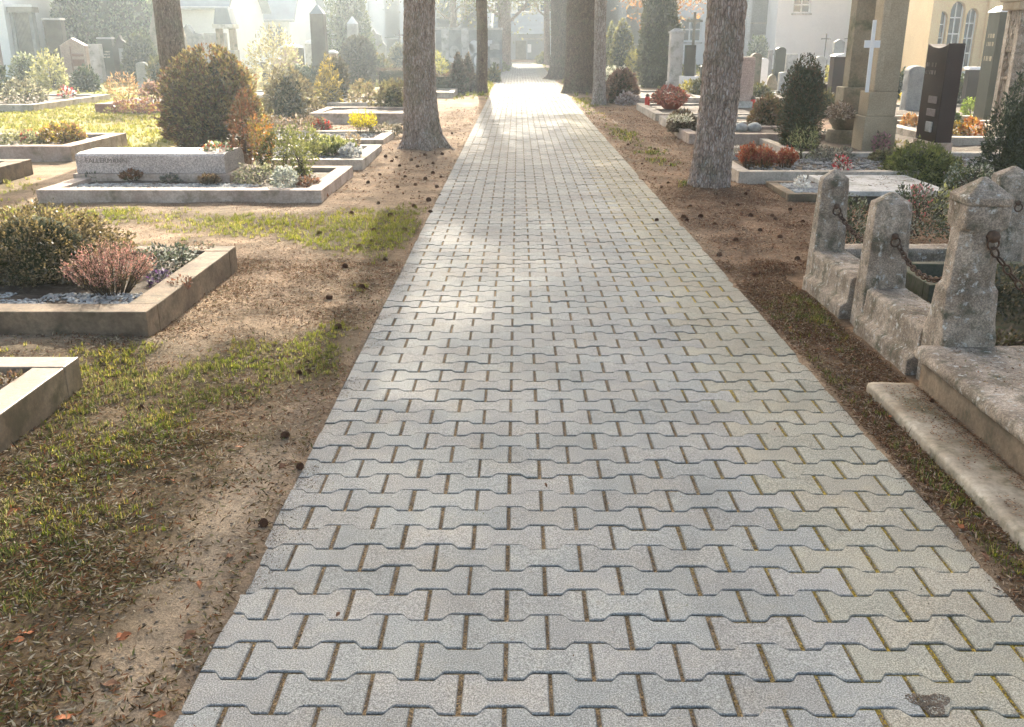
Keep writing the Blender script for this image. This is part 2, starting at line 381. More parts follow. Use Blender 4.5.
# ------------------------------------------------------------------ the ground
WP, PP, X0 = .2211, .125, -.802                 # paver width, row pitch, left edge of the path
XR = X0+10*WP
PATH_END = 66.0
def hump(x, y, cx, cy, rx, ry): return np.exp(-(((x-cx)/rx)**2+((y-cy)/ry)**2))
def grassy(x, y):
    n = fbm(x, y, .55, 3); m = vn(x, y, .13, 8)
    g = np.zeros_like(n)
    g += 1.0*hump(x, y, -2.0, 2.2, 1.0, .9)*sm(-.92, -1.12, x)
    g += 1.45*hump(x, y, -1.55, 3.95, .65, .75)
    g += .8*hump(x, y, -2.9, 4.35, .5, .2)
    g += 1.3*hump(x, y, -1.25, 7.6, .5, 1.0)+1.2*hump(x, y, -2.3, 7.75, 1.3, .55)+.9*hump(x, y, -4.2, 8.2, 1.0, .6)
    g += .9*hump(x, y, -6, 9.5, 1.2, 1.3)+.9*hump(x, y, -.98, 5.2, .12, 1.5)*.6
    g += 1.1*sm(-4.6, -5.4, x)*sm(11.5, 13, y)
    g += .9*hump(x, y, -3.4, 6.6, .8, .5)
    g += 1.0*hump(x, y, 1.66, 5.3, .14, .95)+1.1*hump(x, y, 1.52, 2.5, .12, .85)+.55*hump(x, y, 1.62, 3.6, .1, .5)
    g += .7*hump(x, y, 1.45, 4.4, .07, 1.2)
    g += .75*hump(x, y, 1.9, 12.6, .3, 1.2)+.8*hump(x, y, 1.75, 16, .3, 2)+.8*hump(x, y, 1.6, 23, .4, 4)+1.0*hump(x, y, 1.78, 9.75, .12, .25)
    g += .8*hump(x, y, -1.4, 35, .8, 9)+.9*sm(28, 34, y)*sm(2.2, 3, np.abs(x))+.5*sm(22, 30, y)
    g = g*np.clip(-.25+2.5*n, 0, 1.4)+(m-.5)*.45-.12
    g = np.where((x > X0-.03) & (x < XR+.03), 0, g)
    return np.clip(g, 0, 1.1)
def gz(x, y):
    x = np.asarray(x, float); y = np.asarray(y, float)
    near = sm(26, 10, y)
    z = (fbm(x, y, .5, 5)-.5)*.035*near+(vn(x, y, .07, 9)-.5)*.009*near+.012
    z = z+.045*hump(x, y, -2.4, 4.45, .9, .3)
    z = z+.06*hump(x, y, -1.36, 13.45, .8, .9)+.05*hump(x, y, 1.99, 9.65, .6, .6)
    # drop below the paving; earth creeps a little over its left edge
    creep = (.012+.03*sm(6.5, 2.5, y))*np.clip(fbm(x*0, y, .34, 21)*1.9-.55, 0, 1)+(vn(x, y, .05, 33)-.5)*.014
    inl = x-(X0+creep); inr = (XR-.004-.05*np.clip(fbm(x*0, y, .3, 27)*1.9-.8, 0, 1))-x
    ins = np.minimum(inl, inr)
    drop = sm(-.02, .03, ins)
    edge = sm(-.30, 0.0, ins)
    z = z*(1-edge)+.006*edge+(vn(x, y, .05, 4)-.4)*.006*edge
    return np.where(y < PATH_END+.3, z*(1-drop)-.035*drop, z)
def ground():
    def axis(parts):
        a = []
        for p, q, s in parts: a += list(np.arange(p, q-1e-6, s))
        return np.array(a+[parts[-1][1]])
    xs = axis([(-160, -40, 12), (-40, -12, 2), (-12, -5, .25), (-5, -2.6, .07), (-2.6, 2.6, .026), (2.6, 5, .07), (5, 12, .25), (12, 40, 2), (40, 160, 12)])
    ys = axis([(-40, -2, 4), (-2, 1.2, .4), (1.2, 7.5, .03), (7.5, 14, .08), (14, 30, .25), (30, 70, 1), (70, 300, 15)])
    X, Y = np.meshgrid(xs, ys); nx, ny = len(xs), len(ys)
    Z = gz(X, Y); g = grassy(X, Y)
    n1 = fbm(X, Y, 1.1, 13)[..., None]; n2 = fbm(X, Y, .22, 15)[..., None]
    dirt = np.array([.38, .28, .185])*(1-n1)+np.array([.23, .15, .095])*n1*1.0
    dirt = dirt*(.42+1.0*n2)
    # needle litter under the right hand trees, near left corner: dark litter with painted shade
    lit = (sm(1.35, 1.6, X)*sm(30, 20, Y))[..., None]
    dirt = dirt*(1-lit*.6)+np.array([.18, .105, .062])*(.5+1.0*n2)*lit*.6
    lb = (sm(-.92, -1.2, X)*sm(4.4, 2.9, Y))[..., None]
    dirt = dirt*(1-lb*.6)+np.array([.125, .09, .05])*(.4+1.2*n2)*lb*.6
    pale = (hump(X, Y, -.95, 2.5, .16, 1.6)+hump(X, Y, -2.4, 4.45, 1.4, .22)*.9+hump(X, Y, -2.6, 8.5, 2.2, .22)*.5)[..., None]
    dirt = dirt*(1-np.clip(pale, 0, 1)*.7)+np.array([.34, .28, .205])*(.75+.5*n2)*np.clip(pale, 0, 1)*.7
    gr = np.array([.085, .065, .032])*(.35+1.3*n2); far = sm(9, 13, Y)[..., None]*sm(-4.0, -5, X)[..., None]  # soil among the grass darkened to paint shadow between the blades
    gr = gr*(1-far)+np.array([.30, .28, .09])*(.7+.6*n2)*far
    k = np.clip(g*1.1, 0, 1)[..., None]
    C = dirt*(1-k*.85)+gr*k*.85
    V = np.stack([X, Y, Z], -1).reshape(-1, 3)
    i = (np.arange(ny-1)[:, None]*nx+np.arange(nx-1)[None]).ravel()
    Q = np.stack([i, i+1, i+nx+1, i+nx], 1)
    o = np_mesh('ground', V, Q, C.reshape(-1, 3), 'ground', None, True); o['kind'] = 'structure'
ground()

def sand_bed():
    ys = np.arange(.6, PATH_END+.01, .25); xs = np.array([X0+.004, XR-.004])
    V = [(x, y, -.0052) for y in (ys[0], ys[-1]) for x in xs]
    me = bpy.data.meshes.new('joint_sand'); me.from_pydata(V, [], [(0, 1, 3, 2)])
    o = link('joint_sand', me, 'joint_sand'); o['kind'] = 'structure'
sand_bed()
def paving():
    rs = np.random.RandomState(3); a = .0135; jx, jy = .0050, .0026
    def outline(lo, hi, kx, ky):
        w = WP
        xs = [x*w for x in (-.5, -.285, -.26, -.20, -.175, .175, .20, .26, .285, .5)]
        yb = [-a, -a, -a*.7, a*.7, a, a, a*.7, -a*.7, -a, -a]
        bot = [(x, y) for x, y in zip(xs, yb)]
        if lo > -.4: bot = [(lo*w, a)]+[p for p in bot if p[0] > lo*w+.001]
        if hi < .4: bot = [p for p in bot if p[0] < hi*w-.001]+[(hi*w, a)]
        P = [Vector((x, y)) for x, y in bot]+[Vector((x, PP-y)) for x, y in bot][::-1]; out = []; m = len(P)
        for i in range(m):
            p, q, r_ = P[i-1], P[i], P[(i+1) % m]; ns = []
            for a_, b_ in ((p, q), (q, r_)):
                e = (b_-a_).normalized(); nn = Vector((-e.y, e.x)); ns.append((nn, kx if abs(e.x) < 1e-4 else ky))
            (n1, k1), (n2, k2) = ns; det = n1.x*n2.y-n1.y*n2.x
            if abs(det) < 1e-3: out.append(tuple(q+n1*k1)); continue
            out.append((q.x+(k1*n2.y-k2*n1.y)/det, q.y+(n1.x*k2-n2.x*k1)/det))
        return out
    tmpl = {k: [np.array(outline(*k, kx, ky)) for kx, ky in ((jx, jy), (jx+.0008, jy+.0004), (jx+.0045, jy+.0038))] for k in ((-.5, .5), (0, .5), (-.5, 0))}
    V = []; Fc = []; C = []; n = 0
    row = -6
    hues = [np.array(h) for h in ((.292, .290, .270), (.288, .290, .271), (.297, .289, .267), (.283, .287, .270), (.292, .286, .266))]
    while True:
        yb = 1.805+row*PP
        if yb > PATH_END: break
        off = 0 if row % 2 == 0 else .5
        stones = [(X0+(i+.5)*WP, (-.5, .5)) for i in range(10)] if off == 0 else [(X0, (0, .5))]+[(X0+(i+1)*WP, (-.5, .5)) for i in range(9)]+[(XR, (-.5, 0))]
        for cx, k in stones:
            t = tmpl[k]; m = len(t[0]); far = yb > 18
            dz = rs.normal()*.0011; tx, ty = rs.normal()*.006, rs.normal()*.009; h = hues[rs.randint(5)]*(.93+.12*rs.rand())
            if cx > .9: h = h*np.array([1.05, 1.0, .88])
            rot = rs.normal()*.004; jxx, jyy = rs.normal()*.0008, rs.normal()*.0006
            lv = [(t[0], -.02), (t[0], -.0045), (t[1], -.0030), (t[2], 0)] if not far else [(t[0], -.012), (t[2], 0)]
            for pts, z in lv:
                x = pts[:, 0]-rot*(pts[:, 1]-PP/2)+jxx; y = pts[:, 1]+rot*pts[:, 0]+jyy
                V.append(np.stack([cx+x, yb+y, z+dz+tx*pts[:, 0]+ty*(pts[:, 1]-PP/2)+0*x], 1)); C.append(np.tile(h*(1 if z == 0 else .62) if z > -.01 else np.array([.07, .055, .04]), (m, 1)))
            L = len(lv)
            for r in range(L-1):
                for i in range(m):
                    j = (i+1) % m; Fc.append((n+r*m+i, n+r*m+j, n+(r+1)*m+j, n+(r+1)*m+i))
            Fc.append(tuple(n+(L-1)*m+i for i in range(m)))
            n += L*m
        row += 1
    V = np.concatenate(V); C = np.concatenate(C)
    me = bpy.data.meshes.new('path'); me.from_pydata(V.tolist(), [], Fc)
    at = me.color_attributes.new('tint', 'FLOAT_COLOR', 'POINT'); c4 = np.ones((len(V), 4), np.float32); c4[:, :3] = C
    at.data.foreach_set('color', c4.ravel())
    link('path', me, 'paver')['kind'] = 'structure'
paving()

# plots (x0, x1, y0, y1) keep grass and litter off
PLOTS = []
def outside_plots(x, y, m=.0):
    ok = np.ones(len(x), bool)
    for a, b, c, d in PLOTS: ok &= ~((x > a-m) & (x < b+m) & (y > c-m) & (y < d+m))
    return ok

def plot(x0, x1, y0, y1, h, w, mat, label, soil='soil', fill=.05, group=None, z0=-.03, bev=.006, rough=False, far=True, soilz=None):
    PLOTS.append((x0, x1, y0, y1))
    cx = (x0+x1)/2
    t = thing('grave_plot', label, 'grave plot', (cx, y0, 0), 0, group)
    W = x1-x0; D = y1-y0
    sides = [(-W/2, W/2, 0, w), (-W/2, W/2, D-w, D), (-W/2, -W/2+w, w+.002, D-w-.002), (W/2-w, W/2, w+.002, D-w-.002)]
    for i, (a, b, c, d) in enumerate(sides):
        if i == 1 and not far: continue
        hh = h-(.002 if i > 1 else 0)
        o = MB().box(a, b, c, d, z0, hh, 0 if i < 2 else 0, 0).build('curb_stone', mat, t, bevel=bev)
        if rough: weather(o, .035, .0035, 7, i+cx)
    n = 26; m = max(8, int(26*D/W)); rs = np.random.RandomState(int(abs(cx)*100+y0*10))
    xs = np.linspace(-W/2+w, W/2-w, n); ys = np.linspace(w, D-w, m); X, Y = np.meshgrid(xs, ys)
    Z = (soilz if soilz is not None else h-fill)+(fbm(X+cx, Y+y0, .35, 31)-.5)*.05
    i = (np.arange(m-1)[:, None]*n+np.arange(n-1)[None]).ravel()
    np_mesh('soil', np.stack([X, Y, Z], -1).reshape(-1, 3), np.stack([i, i+1, i+n+1, i+n], 1), None, soil, t, True)
    return t
OCT = np.array([(1, 0, 0), (0, 1, 0), (-1, 0, 0), (0, -1, 0), (0, 0, 1), (0, 0, -1), (.7, .7, .5), (-.7, .7, .5), (-.7, -.7, .5), (.7, -.7, .5)], float)
OCTF = np.array([(0, 6, 4), (6, 1, 4), (1, 7, 4), (7, 2, 4), (2, 8, 4), (8, 3, 4), (3, 9, 4), (9, 0, 4), (0, 1, 6), (1, 2, 7), (2, 3, 8), (3, 0, 9), (1, 0, 5), (2, 1, 5), (3, 2, 5), (0, 3, 5)])
def gravel(parent, x0, x1, y0, y1, z, n, size, mat, seed=1, mask=None):
    """pebbles in the plot's own coordinates"""
    rs = np.random.RandomState(seed); x = x0+(x1-x0)*rs.rand(n); y = y0+(y1-y0)*rs.rand(n)
    if mask is not None:
        k = mask(x, y); x, y = x[k], y[k]; n = len(x)
    s = size*(.5+.9*rs.rand(n))[:, None, None]; a = rs.rand(n)*6.28
    V = OCT[None]*s*(np.stack([.7+.6*rs.rand(n), .7+.6*rs.rand(n), .5+.3*rs.rand(n)], 1)[:, None])
    ca, sa = np.cos(a)[:, None], np.sin(a)[:, None]
    V = np.stack([V[..., 0]*ca-V[..., 1]*sa, V[..., 0]*sa+V[..., 1]*ca, V[..., 2]], -1)+rs.normal(size=(n, 10, 3))*s*.12
    V += np.stack([x, y, z+.3*size*rs.rand(n)], 1)[:, None]
    Fc = (OCTF[None]+(np.arange(n)*10)[:, None, None]).reshape(-1, 3)
    return np_mesh('gravel', V.reshape(-1, 3), Fc, None, mat, parent)
# ------------------------------------------------------------------ trees
def tree(label, loc, r0, r1, H, lean=(0, 0), flare=.3, mat='bark_brown', seed=1, limbs=9, zl=3.6, spread=2.6, leaves=5000, leaf=.11, cols=None, group=None, cat='tree', name='tree', lobes=5, rough=.035, rise=1.6, droop=0.0, clus=.6, detail=True):
    rs = np.random.RandomState(seed); t = thing(name, label, cat, loc, 0, group)
    ns = 72 if detail else 18
    zs = [-.12]+list(np.arange(0, 1.2, .03 if detail else .2))+list(np.arange(1.2, 3.6, .05 if detail else .4))+list(np.arange(3.6, H, .5))+[H]
    ph = rs.rand(8)*6.28; V = []; sd = Vector((seed*5.3, seed*2.1, 0))
    for z in zs:
        q = max(z, 0)/H; cx = lean[0]*z+.03*math.sin(z*1.3+ph[0]); cy = lean[1]*z+.03*math.sin(z*1.1+ph[1])
        zz = max(z, 0); ring = []
        for k in range(ns):
            a = 2*math.pi*k/ns
            r = r0+(r1-r0)*q**.8
            fl = flare*math.exp(-zz/.16)*(.25+1.1*max(0, math.sin(a*lobes+ph[2]+.5*math.sin(a*2+ph[5])))**1.5)+flare*.32*math.exp(-zz/.5)
            r = r*(1+fl)*(1+.035*math.sin(2*a+ph[3]+z*.5)+.025*math.sin(3*a+ph[4]-z*.8))
            p = Vector((math.cos(a)*r0*16, math.sin(a)*r0*16, z*5.5))
            if detail: r += rough*r0*3*(abs(mn.noise(p*2.3+sd))*-1.2+mn.noise(p*6+sd)*.5+mn.noise(Vector((p.x*9, p.y*9, p.z*3))+sd)*.35)
            ring.append((cx+r*math.cos(a), cy+r*math.sin(a), z))
        V.append(ring)
    mb = MB().rings(V); pts = []; tips = []
    for k in range(limbs):
        z = zl+(H-zl)*(k+.3)/limbs; a = k*2.4+rs.rand(); L = spread*(1.1-.5*(z-zl)/max(.1, H-zl))*(.8+.4*rs.rand())
        p = Vector((lean[0]*z, lean[1]*z, z)); d = Vector((math.cos(a), math.sin(a), .5)); rr = (r0+(r1-r0)*(z/H)**.8)*.27
        P = [p]; 
        for s_ in range(6):
            d = (d+Vector(rs.normal(size=3))*.16+Vector((0, 0, .10*rise-droop*.12*s_))).normalized(); p = p+d*L/6; P.append(p)
        mb.tube(P, [rr*(1-.15*i)+.006 for i in range(7)], 7)
        tips += P[3:]
        for j in range(2, 7):
            for _ in range(3):
                dd = (d+Vector(rs.normal(size=3))*.8).normalized(); q = P[j]; Q = [q]; l2 = L*(.16+.2*rs.rand())
                for s_ in range(3): dd = (dd+Vector(rs.normal(size=3))*.25-Vector((0, 0, droop*.25))).normalized(); q = q+dd*l2/1.6; Q.append(q)
                mb.tube(Q, [rr*.28*(1-i*.28)+.003 for i in range(4)], 4); tips += Q[1:]
    o = mb.build('trunk', mat, t, smooth=True)
    if leaves:
        T = np.array([tuple(p) for p in tips]); idx = rs.randint(0, len(T), leaves)
        P = T[idx]+rs.normal(size=(leaves, 3))*clus*np.array([1, 1, .7])
        V, Q, C = leaf_quads(P, leaf, rs, cols or GREEN, .6)
        np_mesh('crown', V, Q, C, 'leaf', t)
    return t
AUT = [(.16, .13, .03), (.20, .13, .03), (.10, .10, .03), (.22, .15, .05)]
def gnd(px, py): p = G(px, py); return (p.x, p.y, 0)
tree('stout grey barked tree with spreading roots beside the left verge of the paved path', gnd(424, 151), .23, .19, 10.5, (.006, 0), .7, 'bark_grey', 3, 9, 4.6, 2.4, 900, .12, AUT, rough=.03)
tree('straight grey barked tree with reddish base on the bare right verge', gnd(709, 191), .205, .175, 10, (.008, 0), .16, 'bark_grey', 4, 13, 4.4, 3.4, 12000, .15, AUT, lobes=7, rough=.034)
tree('slim pale leaning trunk in front of the two massive trunks', gnd(597, 105), .15, .11, 8, (.02, 0), .35, 'bark_pale', 5, 7, 4.5, 2, 4200, .14, AUT)
tree('massive brown fluted trunk, nearer one of the pair right of the path', gnd(580, 93), .46, .34, 17, (0, 0), .22, 'bark_brown', 6, 24, 7.5, 5.2, 34000, .24, AUT, rough=.05, lobes=8)
tree('massive brown trunk flaring at its foot by the far right edge of the path', gnd(560, 79), .42, .32, 17, (.005, 0), .5, 'bark_brown', 7, 22, 8, 4.4, 12000, .22, AUT, rough=.05, lobes=6)
tree('thin dark straight trunk on the left verge halfway along the path', gnd(482, 93), .165, .15, 10, (-.004, 0), .3, 'bark_brown', 8, 8, 4.6, 2.4, 1200, .14, AUT)
p = G(179, 139); tree('plain dark brown trunk rising behind the big broad shrub', (p.x, p.y, 0), .20, .18, 9, (.02, 0), .15, 'bark_brown', 9, 7, 5, 2.0, 900, .14, AUT, rough=.012)
PALEC = [(.22, .22, .10), (.28, .26, .12), (.20, .17, .10), (.16, .17, .08)]
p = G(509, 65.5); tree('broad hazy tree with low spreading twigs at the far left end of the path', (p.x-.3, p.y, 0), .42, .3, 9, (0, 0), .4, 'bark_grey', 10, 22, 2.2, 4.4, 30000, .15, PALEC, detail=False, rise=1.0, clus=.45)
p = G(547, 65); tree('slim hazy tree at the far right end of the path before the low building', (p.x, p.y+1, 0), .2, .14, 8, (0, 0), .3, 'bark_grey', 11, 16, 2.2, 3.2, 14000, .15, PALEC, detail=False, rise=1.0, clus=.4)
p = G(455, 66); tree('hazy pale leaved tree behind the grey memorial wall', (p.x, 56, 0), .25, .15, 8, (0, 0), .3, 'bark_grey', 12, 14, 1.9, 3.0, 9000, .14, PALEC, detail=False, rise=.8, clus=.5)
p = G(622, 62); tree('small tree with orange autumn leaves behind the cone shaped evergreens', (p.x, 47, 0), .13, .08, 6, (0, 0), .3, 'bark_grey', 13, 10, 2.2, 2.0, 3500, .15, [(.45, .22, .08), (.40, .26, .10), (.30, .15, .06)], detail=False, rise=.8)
# trees whose crowns stand above the picture and shade the lower path
SHADE = [('tree leaning over the right graves near the camera', (4.6, 7.2, 0), 1), ('tree behind the chained enclosure on the right', (6.4, 3.0, 0), 2)]

# ------------------------------------------------------------------ gravestones
def marks(mb, x0, x1, zt, rows, y, lh, rs, face='y', gap=1.9):
    """rows of small cut strokes, too worn to read"""
    for r in range(rows):
        z = zt-r*lh*gap; x = x0+(x1-x0)*.12*rs.rand(); e = x1-(x1-x0)*.2*rs.rand()
        while x < e:
            w = lh*(.45+.4*rs.rand()); s_ = lh*.16
            if rs.rand() > .14:
                for bx in ((x, x+s_, z, z+lh), (x+w*.7-s_, x+w*.7, z, z+lh))[:1+rs.randint(2)]:
                    if face == 'y': mb.box(bx[0], bx[1], y-.003, y+.01, bx[2], bx[3])
                    else: mb.box(y-.003, y+.01, bx[0], bx[1], bx[2], bx[3])
                if rs.rand() > .4:
                    zz = z+lh*[0, .42, .84][rs.randint(3)]
                    if face == 'y': mb.box(x+s_, x+w*.7-s_, y-.003, y+.01, zz, zz+s_)
                    else: mb.box(y-.003, y+.01, x+s_, x+w*.7-s_, zz, zz+s_)
            x += w
def outline_of(style, w, h):
    if style == 'arch': return [(-w/2, 0), (w/2, 0), (w/2, h-w*.32)]+[(w/2*math.cos(a), h-w*.32+w*.32*math.sin(a)) for a in np.linspace(.15, math.pi-.15, 11)]+[(-w/2, h-w*.32)]
    if style == 'curve': return [(-w/2, 0), (w/2, 0), (w/2, h-.06*w)]+[(w/2*math.cos(a), h-.13*w+.13*w*math.sin(a)) for a in np.linspace(.3, math.pi-.3, 9)]+[(-w/2, h-.06*w)]
    if style == 'gable': return [(-w/2, 0), (w/2, 0), (w/2, h-w*.28), (0, h), (-w/2, h-w*.28)]
    if style == 'slant': return [(-w/2, 0), (w/2, 0), (w/2, h*.9), (-w/2*.4, h), (-w/2, h*.93)]
    if style == 'shoulder': return [(-w/2, 0), (w/2, 0), (w/2, h*.62), (w*.36, h*.7), (w*.3, h*.86), (w*.1, h*.9), (0, h), (-w*.14, h*.93), (-w*.3, h*.8), (-w/2, h*.72)]
    if style == 'rough': return [(-w/2, 0), (w/2, 0), (w*.46, h*.5), (w*.3, h*.86), (w*.05, h), (-w*.2, h*.9), (-w*.42, h*.55)]
    if style == 'dip': return [(-w/2, 0), (w/2, 0), (w/2, h), (w*.2, h*.975), (0, h*.965), (-w*.2, h*.975), (-w/2, h)]
    return [(-w/2, 0), (w/2, 0), (w/2, h), (-w/2, h)]
def gravestone(label, style, px0, px1, yt, yb, mat, depth=.2, plinth=None, cap=None, text=None, group=None, rz=0.0, rough=0, extra=None, name='gravestone', cat='gravestone', ph=.16):
    a, b = G(px0, yb), G(px1, yb); w = b.x-a.x; x = (a.x+b.x)/2; y = a.y; h = Hz((px0+px1)/2, yt, y).z
    t = thing(name, label, cat, (x, y, 0), rz, group); z0 = -.04
    if plinth:
        MB().box(-w*.5, w*.5, -.05, depth+.05, z0, ph).build('plinth', plinth, t, bevel=.012); z0 = ph; w *= .84; 
    hh = h-z0
    if style in ('pyramid', 'obelisk'):
        tp = w*(.06 if style == 'pyramid' else .14); k = .12 if style == 'pyramid' else .08
        mb = MB().box(-w/2, w/2, 0, w, z0, z0+hh*(1-k), tp, tp); o = mb.build('stone', mat, t, bevel=.01)
        c = MB().box(-w/2+tp*.8, w/2-tp*.8, tp*.8, w-tp*.8, z0+hh*(1-k)+.002, h, w/2-tp*.8-.01, w/2-tp*.8-.01); c.build('cap', cap or mat, t)
    elif style == 'capped':
        MB().box(-w/2, w/2, 0, w, z0, z0+hh*.9).build('stone', mat, t, bevel=.012)
        MB().box(-w*.58, w*.58, -w*.08, w*1.08, z0+hh*.9+.002, z0+hh*.94).box(-w*.5, w*.5, 0, w, z0+hh*.942, h, w*.35, w*.35).build('cap', cap or mat, t, bevel=.008)
    else:
        pts = [(p, z0+q) for p, q in outline_of(style, w, hh)]
        o = MB().prism(pts, 0, depth).build('stone', mat, t, bevel=.012)
        if rough: weather(o, .07, rough, 4, x)
        if cap:
            ov = .03; MB().box(-w/2-ov, w/2+ov, -ov, depth+ov, h+.002, h+.06, .015, .015).build('cap', cap, t, bevel=.006)
    if text:
        rs = np.random.RandomState(int(px0)); mb = MB(); marks(mb, -w*.34, w*.34, h-hh*.3, text[0], -.001, text[1], rs); mb.build('inscription', text[2], t)
    if extra: extra(t, w, h, depth)
    return t
def cross(label, px, yt, yb, mat, hw, Y=None, th=.03, base=True, fancy=False, foot='grey_stone', fz=.5):
    p = G(px, yb); h = Hz(px, yt, p.y).z; t = thing('grave_cross', label, 'cross', (p.x, p.y, 0))
    zb = h*fz if base else -.05
    mb = MB().box(-th/2, th/2, 0, th, zb, h)
    mb.box(-hw, -th/2-.001, 0.002, th-.002, h-hw*1.15, h-hw*1.15+th).box(th/2+.001, hw, 0.002, th-.002, h-hw*1.15, h-hw*1.15+th)
    mb.build('cross', mat, t, bevel=.004)
    if fancy:
        m2 = MB()
        for a, c in ((-hw, h-hw*1.15+th/2), (hw, h-hw*1.15+th/2), (0, h)): m2.lathe([(.001, c-th), (th*.9, c-th*.4), (th*.9, c+th*.4), (.001, c+th)], 8, (a, th/2))
        m2.build('finial', mat, t)
    if base: MB().box(-.16, .16, -.1, .2, -.04, zb, .05, .03).build('plinth', foot, t, bevel=.015)
    return t

# left of the path, far ones first
def plaque(t, w, h, d): MB().box(-w*.12, w*.38, -.012, -.001, h*.38, h*.72).build('plaque', 'grey_stone', t, bevel=.004)
gravestone('tall plain dark slab with thin white edge standing left of the pink stone', 'flat', 52, 70, 20, 84, 'dark_stone', .3, None, 'pale_stone')
def relief(t, w, h, d):
    mb = MB().box(-w*.05, w*.4, -.02, -.001, h*.42, h*.56).box(-w*.05, w*.4, -.02, -.001, h*.62, h*.68); mb.build('carved_band', 'red_stone', t)
    MB().box(-w*.1, -w*.07, -.014, -.001, h*.3, h*.82).build('carved_line', 'red_stone', t)
gravestone('broad pinkish headstone with low pointed top and carved bands', 'gable', 63, 93, 38, 86, 'pink_granite', .25, 'pink_granite', None, None, extra=relief)
gravestone('narrow pale slab right of the pinkish headstone', 'flat', 92, 104, 44, 83, 'pale_stone', .3, None, None)
gravestone('wide dark green headstone with flat top left of the ivy mound', 'flat', 103, 117, 39, 82, 'green_granite', .25, None, 'pale_stone', (3, .05, 'gold_letters'))
gravestone('dark stepped headstone with a small plaque before the ivy mound', 'shoulder', 116, 134, 35, 82, 'dark_stone', .2, None, None, None, extra=plaque)
cross('thin pale iron cross rising behind the dark green headstone', 102, 25, 76, 'plate_grey', .2, th=.05, fz=.4)
gravestone('pointed white slab by the left shuttered gate', 'rough', 28, 35, 25, 72, 'marble', .12)
gravestone('brown mottled stone at the far left edge of the picture', 'flat', -6, 4, 36, 82, 'pink_granite', .2)
gravestone('tall rough tapering monolith leaning behind the dark brown trunk', 'rough', 152, 190, -8, 78, 'sandstone_dark', .3, rough=.02)
def boulders(t, w, h, d):
    rs = np.random.RandomState(5)
gravestone('rugged grey boulder stone above the big shrub', 'rough', 181, 200, 25, 74, 'grey_stone', .5, rough=.05)
gravestone('lower rounded grey boulder stone beside the rugged one', 'arch', 196, 207, 33, 74, 'grey_stone', .4, rough=.04)
gravestone('square pale grey headstone with flat top left of the roofed lantern pillar', 'flat', 208, 229, 33, 76, 'grey_stone', .3)
def lantern_pillar():
    a, b = G(219, 80), G(237, 80); w = b.x-a.x; h = Hz(228, 8, a.y).z
    t = thing('roofed_monument', 'roofed lantern pillar with steep bluish gable roof above the big shrub', 'monument', ((a.x+b.x)/2, a.y, 0))
    MB().box(-w/2, w/2, 0, w, -.04, h*.42).build('base_block', 'grey_stone', t, bevel=.01)
    mb = MB()
    for sx in (-1, 1):
        for y in (.04, w-.16): mb.box(sx*w*.36-.06, sx*w*.36+.06, y, y+.12, h*.42+.001, h*.72)
    mb.build('column', 'sandstone_dark', t, bevel=.008)
    MB().box(-w*.56, w*.56, -.05, w+.05, h*.72+.002, h*.78).build('cornice', 'pale_stone', t, bevel=.01)
    MB().prism([(-w*.5, h*.78+.002), (w*.5, h*.78+.002), (w*.34, h), (-w*.34, h)], 0, w).build('roof', 'roof_grey', t, bevel=.01)
lantern_pillar()
gravestone('reddish brown pillar with white sloping cap behind the feathery shrubs', 'capped', 283, 300, 44, 84, 'pink_granite', .2, None, 'marble')
gravestone('dark headstone with two small white plates beside the reddish pillar', 'flat', 295, 305, 48, 84, 'dark_stone', .2, None, None, None, extra=lambda t, w, h, d: MB().box(-w*.3, w*.2, -.01, -.001, h*.45, h*.58).box(-w*.3, w*.2, -.01, -.001, h*.25, h*.38).build('plate', 'marble', t))
gravestone('very tall brown pillar with bluish pyramid cap', 'pyramid', 312, 330, 4, 88, 'dark_stone', .3, 'dark_stone', 'roof_grey')
gravestone('pale grey pillar with small white pyramid top left of the round topiary', 'pyramid', 349, 360, 16, 78, 'grey_stone', .3, None, 'marble')
gravestone('short pink pillar with white cap beside the tall brown pillar', 'capped', 329, 338, 50, 84, 'pink_granite', .2, None, 'marble')
gravestone('short post with white top behind the tall brown pillar', 'capped', 307, 314, 40, 78, 'pale_stone', .2, None, 'marble')
gravestone('large grey headstone with a stepped curving outline right of the round topiary', 'shoulder', 364, 387, 29, 72, 'grey_stone', .35)
cross('small pale crucifix on a pillar before the grey memorial wall', 401, 30, 72, 'plate_grey', .22, th=.06, fz=.62)
gravestone('round headed pale headstone right of the left verge tree', 'arch', 437, 446, 36, 72, 'pale_stone', .2)
# grey memorial wall with tablets
def memorial_wall():
    Y = 44.0; xa = Hz(429, 60, Y).x; xb = Hz(502, 60, Y).x; t = thing('memorial_wall', 'long grey memorial wall with rows of pale tablets left of the path', 'wall', (xa, Y, 0)); L = xb-xa
    h = Hz(460, 30, Y).z
    MB().box(0, L, 0, .4, -.05, h).build('wall', 'grey_stone', t, bevel=.01)
    MB().box(-.05, L+.05, -.06, .46, h+.002, h+.1).build('coping', 'pale_stone', t, bevel=.01)
    for x in (0.02, L*.18, L*.45): MB().box(x, x+.32, -.12, -.002, -.04, h).build('pilaster', 'pale_stone', t, bevel=.01)
    rs = np.random.RandomState(2)
    for i, (x, z, r_) in enumerate([(.62, .62, 1), (.74, .35, 0), (.80, .7, 0), (.9, .62, 0), (.68, .3, 1), (.9, .3, 0), (.56, .55, 1), (.35, .5, 1), (.28, .3, 0)]):
        w = .22; mb = MB()
        if r_: mb.prism([(x*L+w*math.cos(a), z*h+w*1.3*math.sin(a)) for a in np.linspace(0, 6.28, 13)[:-1]], -.03, -.002)
        else: mb.box(x*L-w, x*L+w, -.03, -.002, z*h-w*.6, z*h+w*.6)
        mb.build('tablet', 'pale_stone' if i % 2 else 'marble', t, bevel=.006)
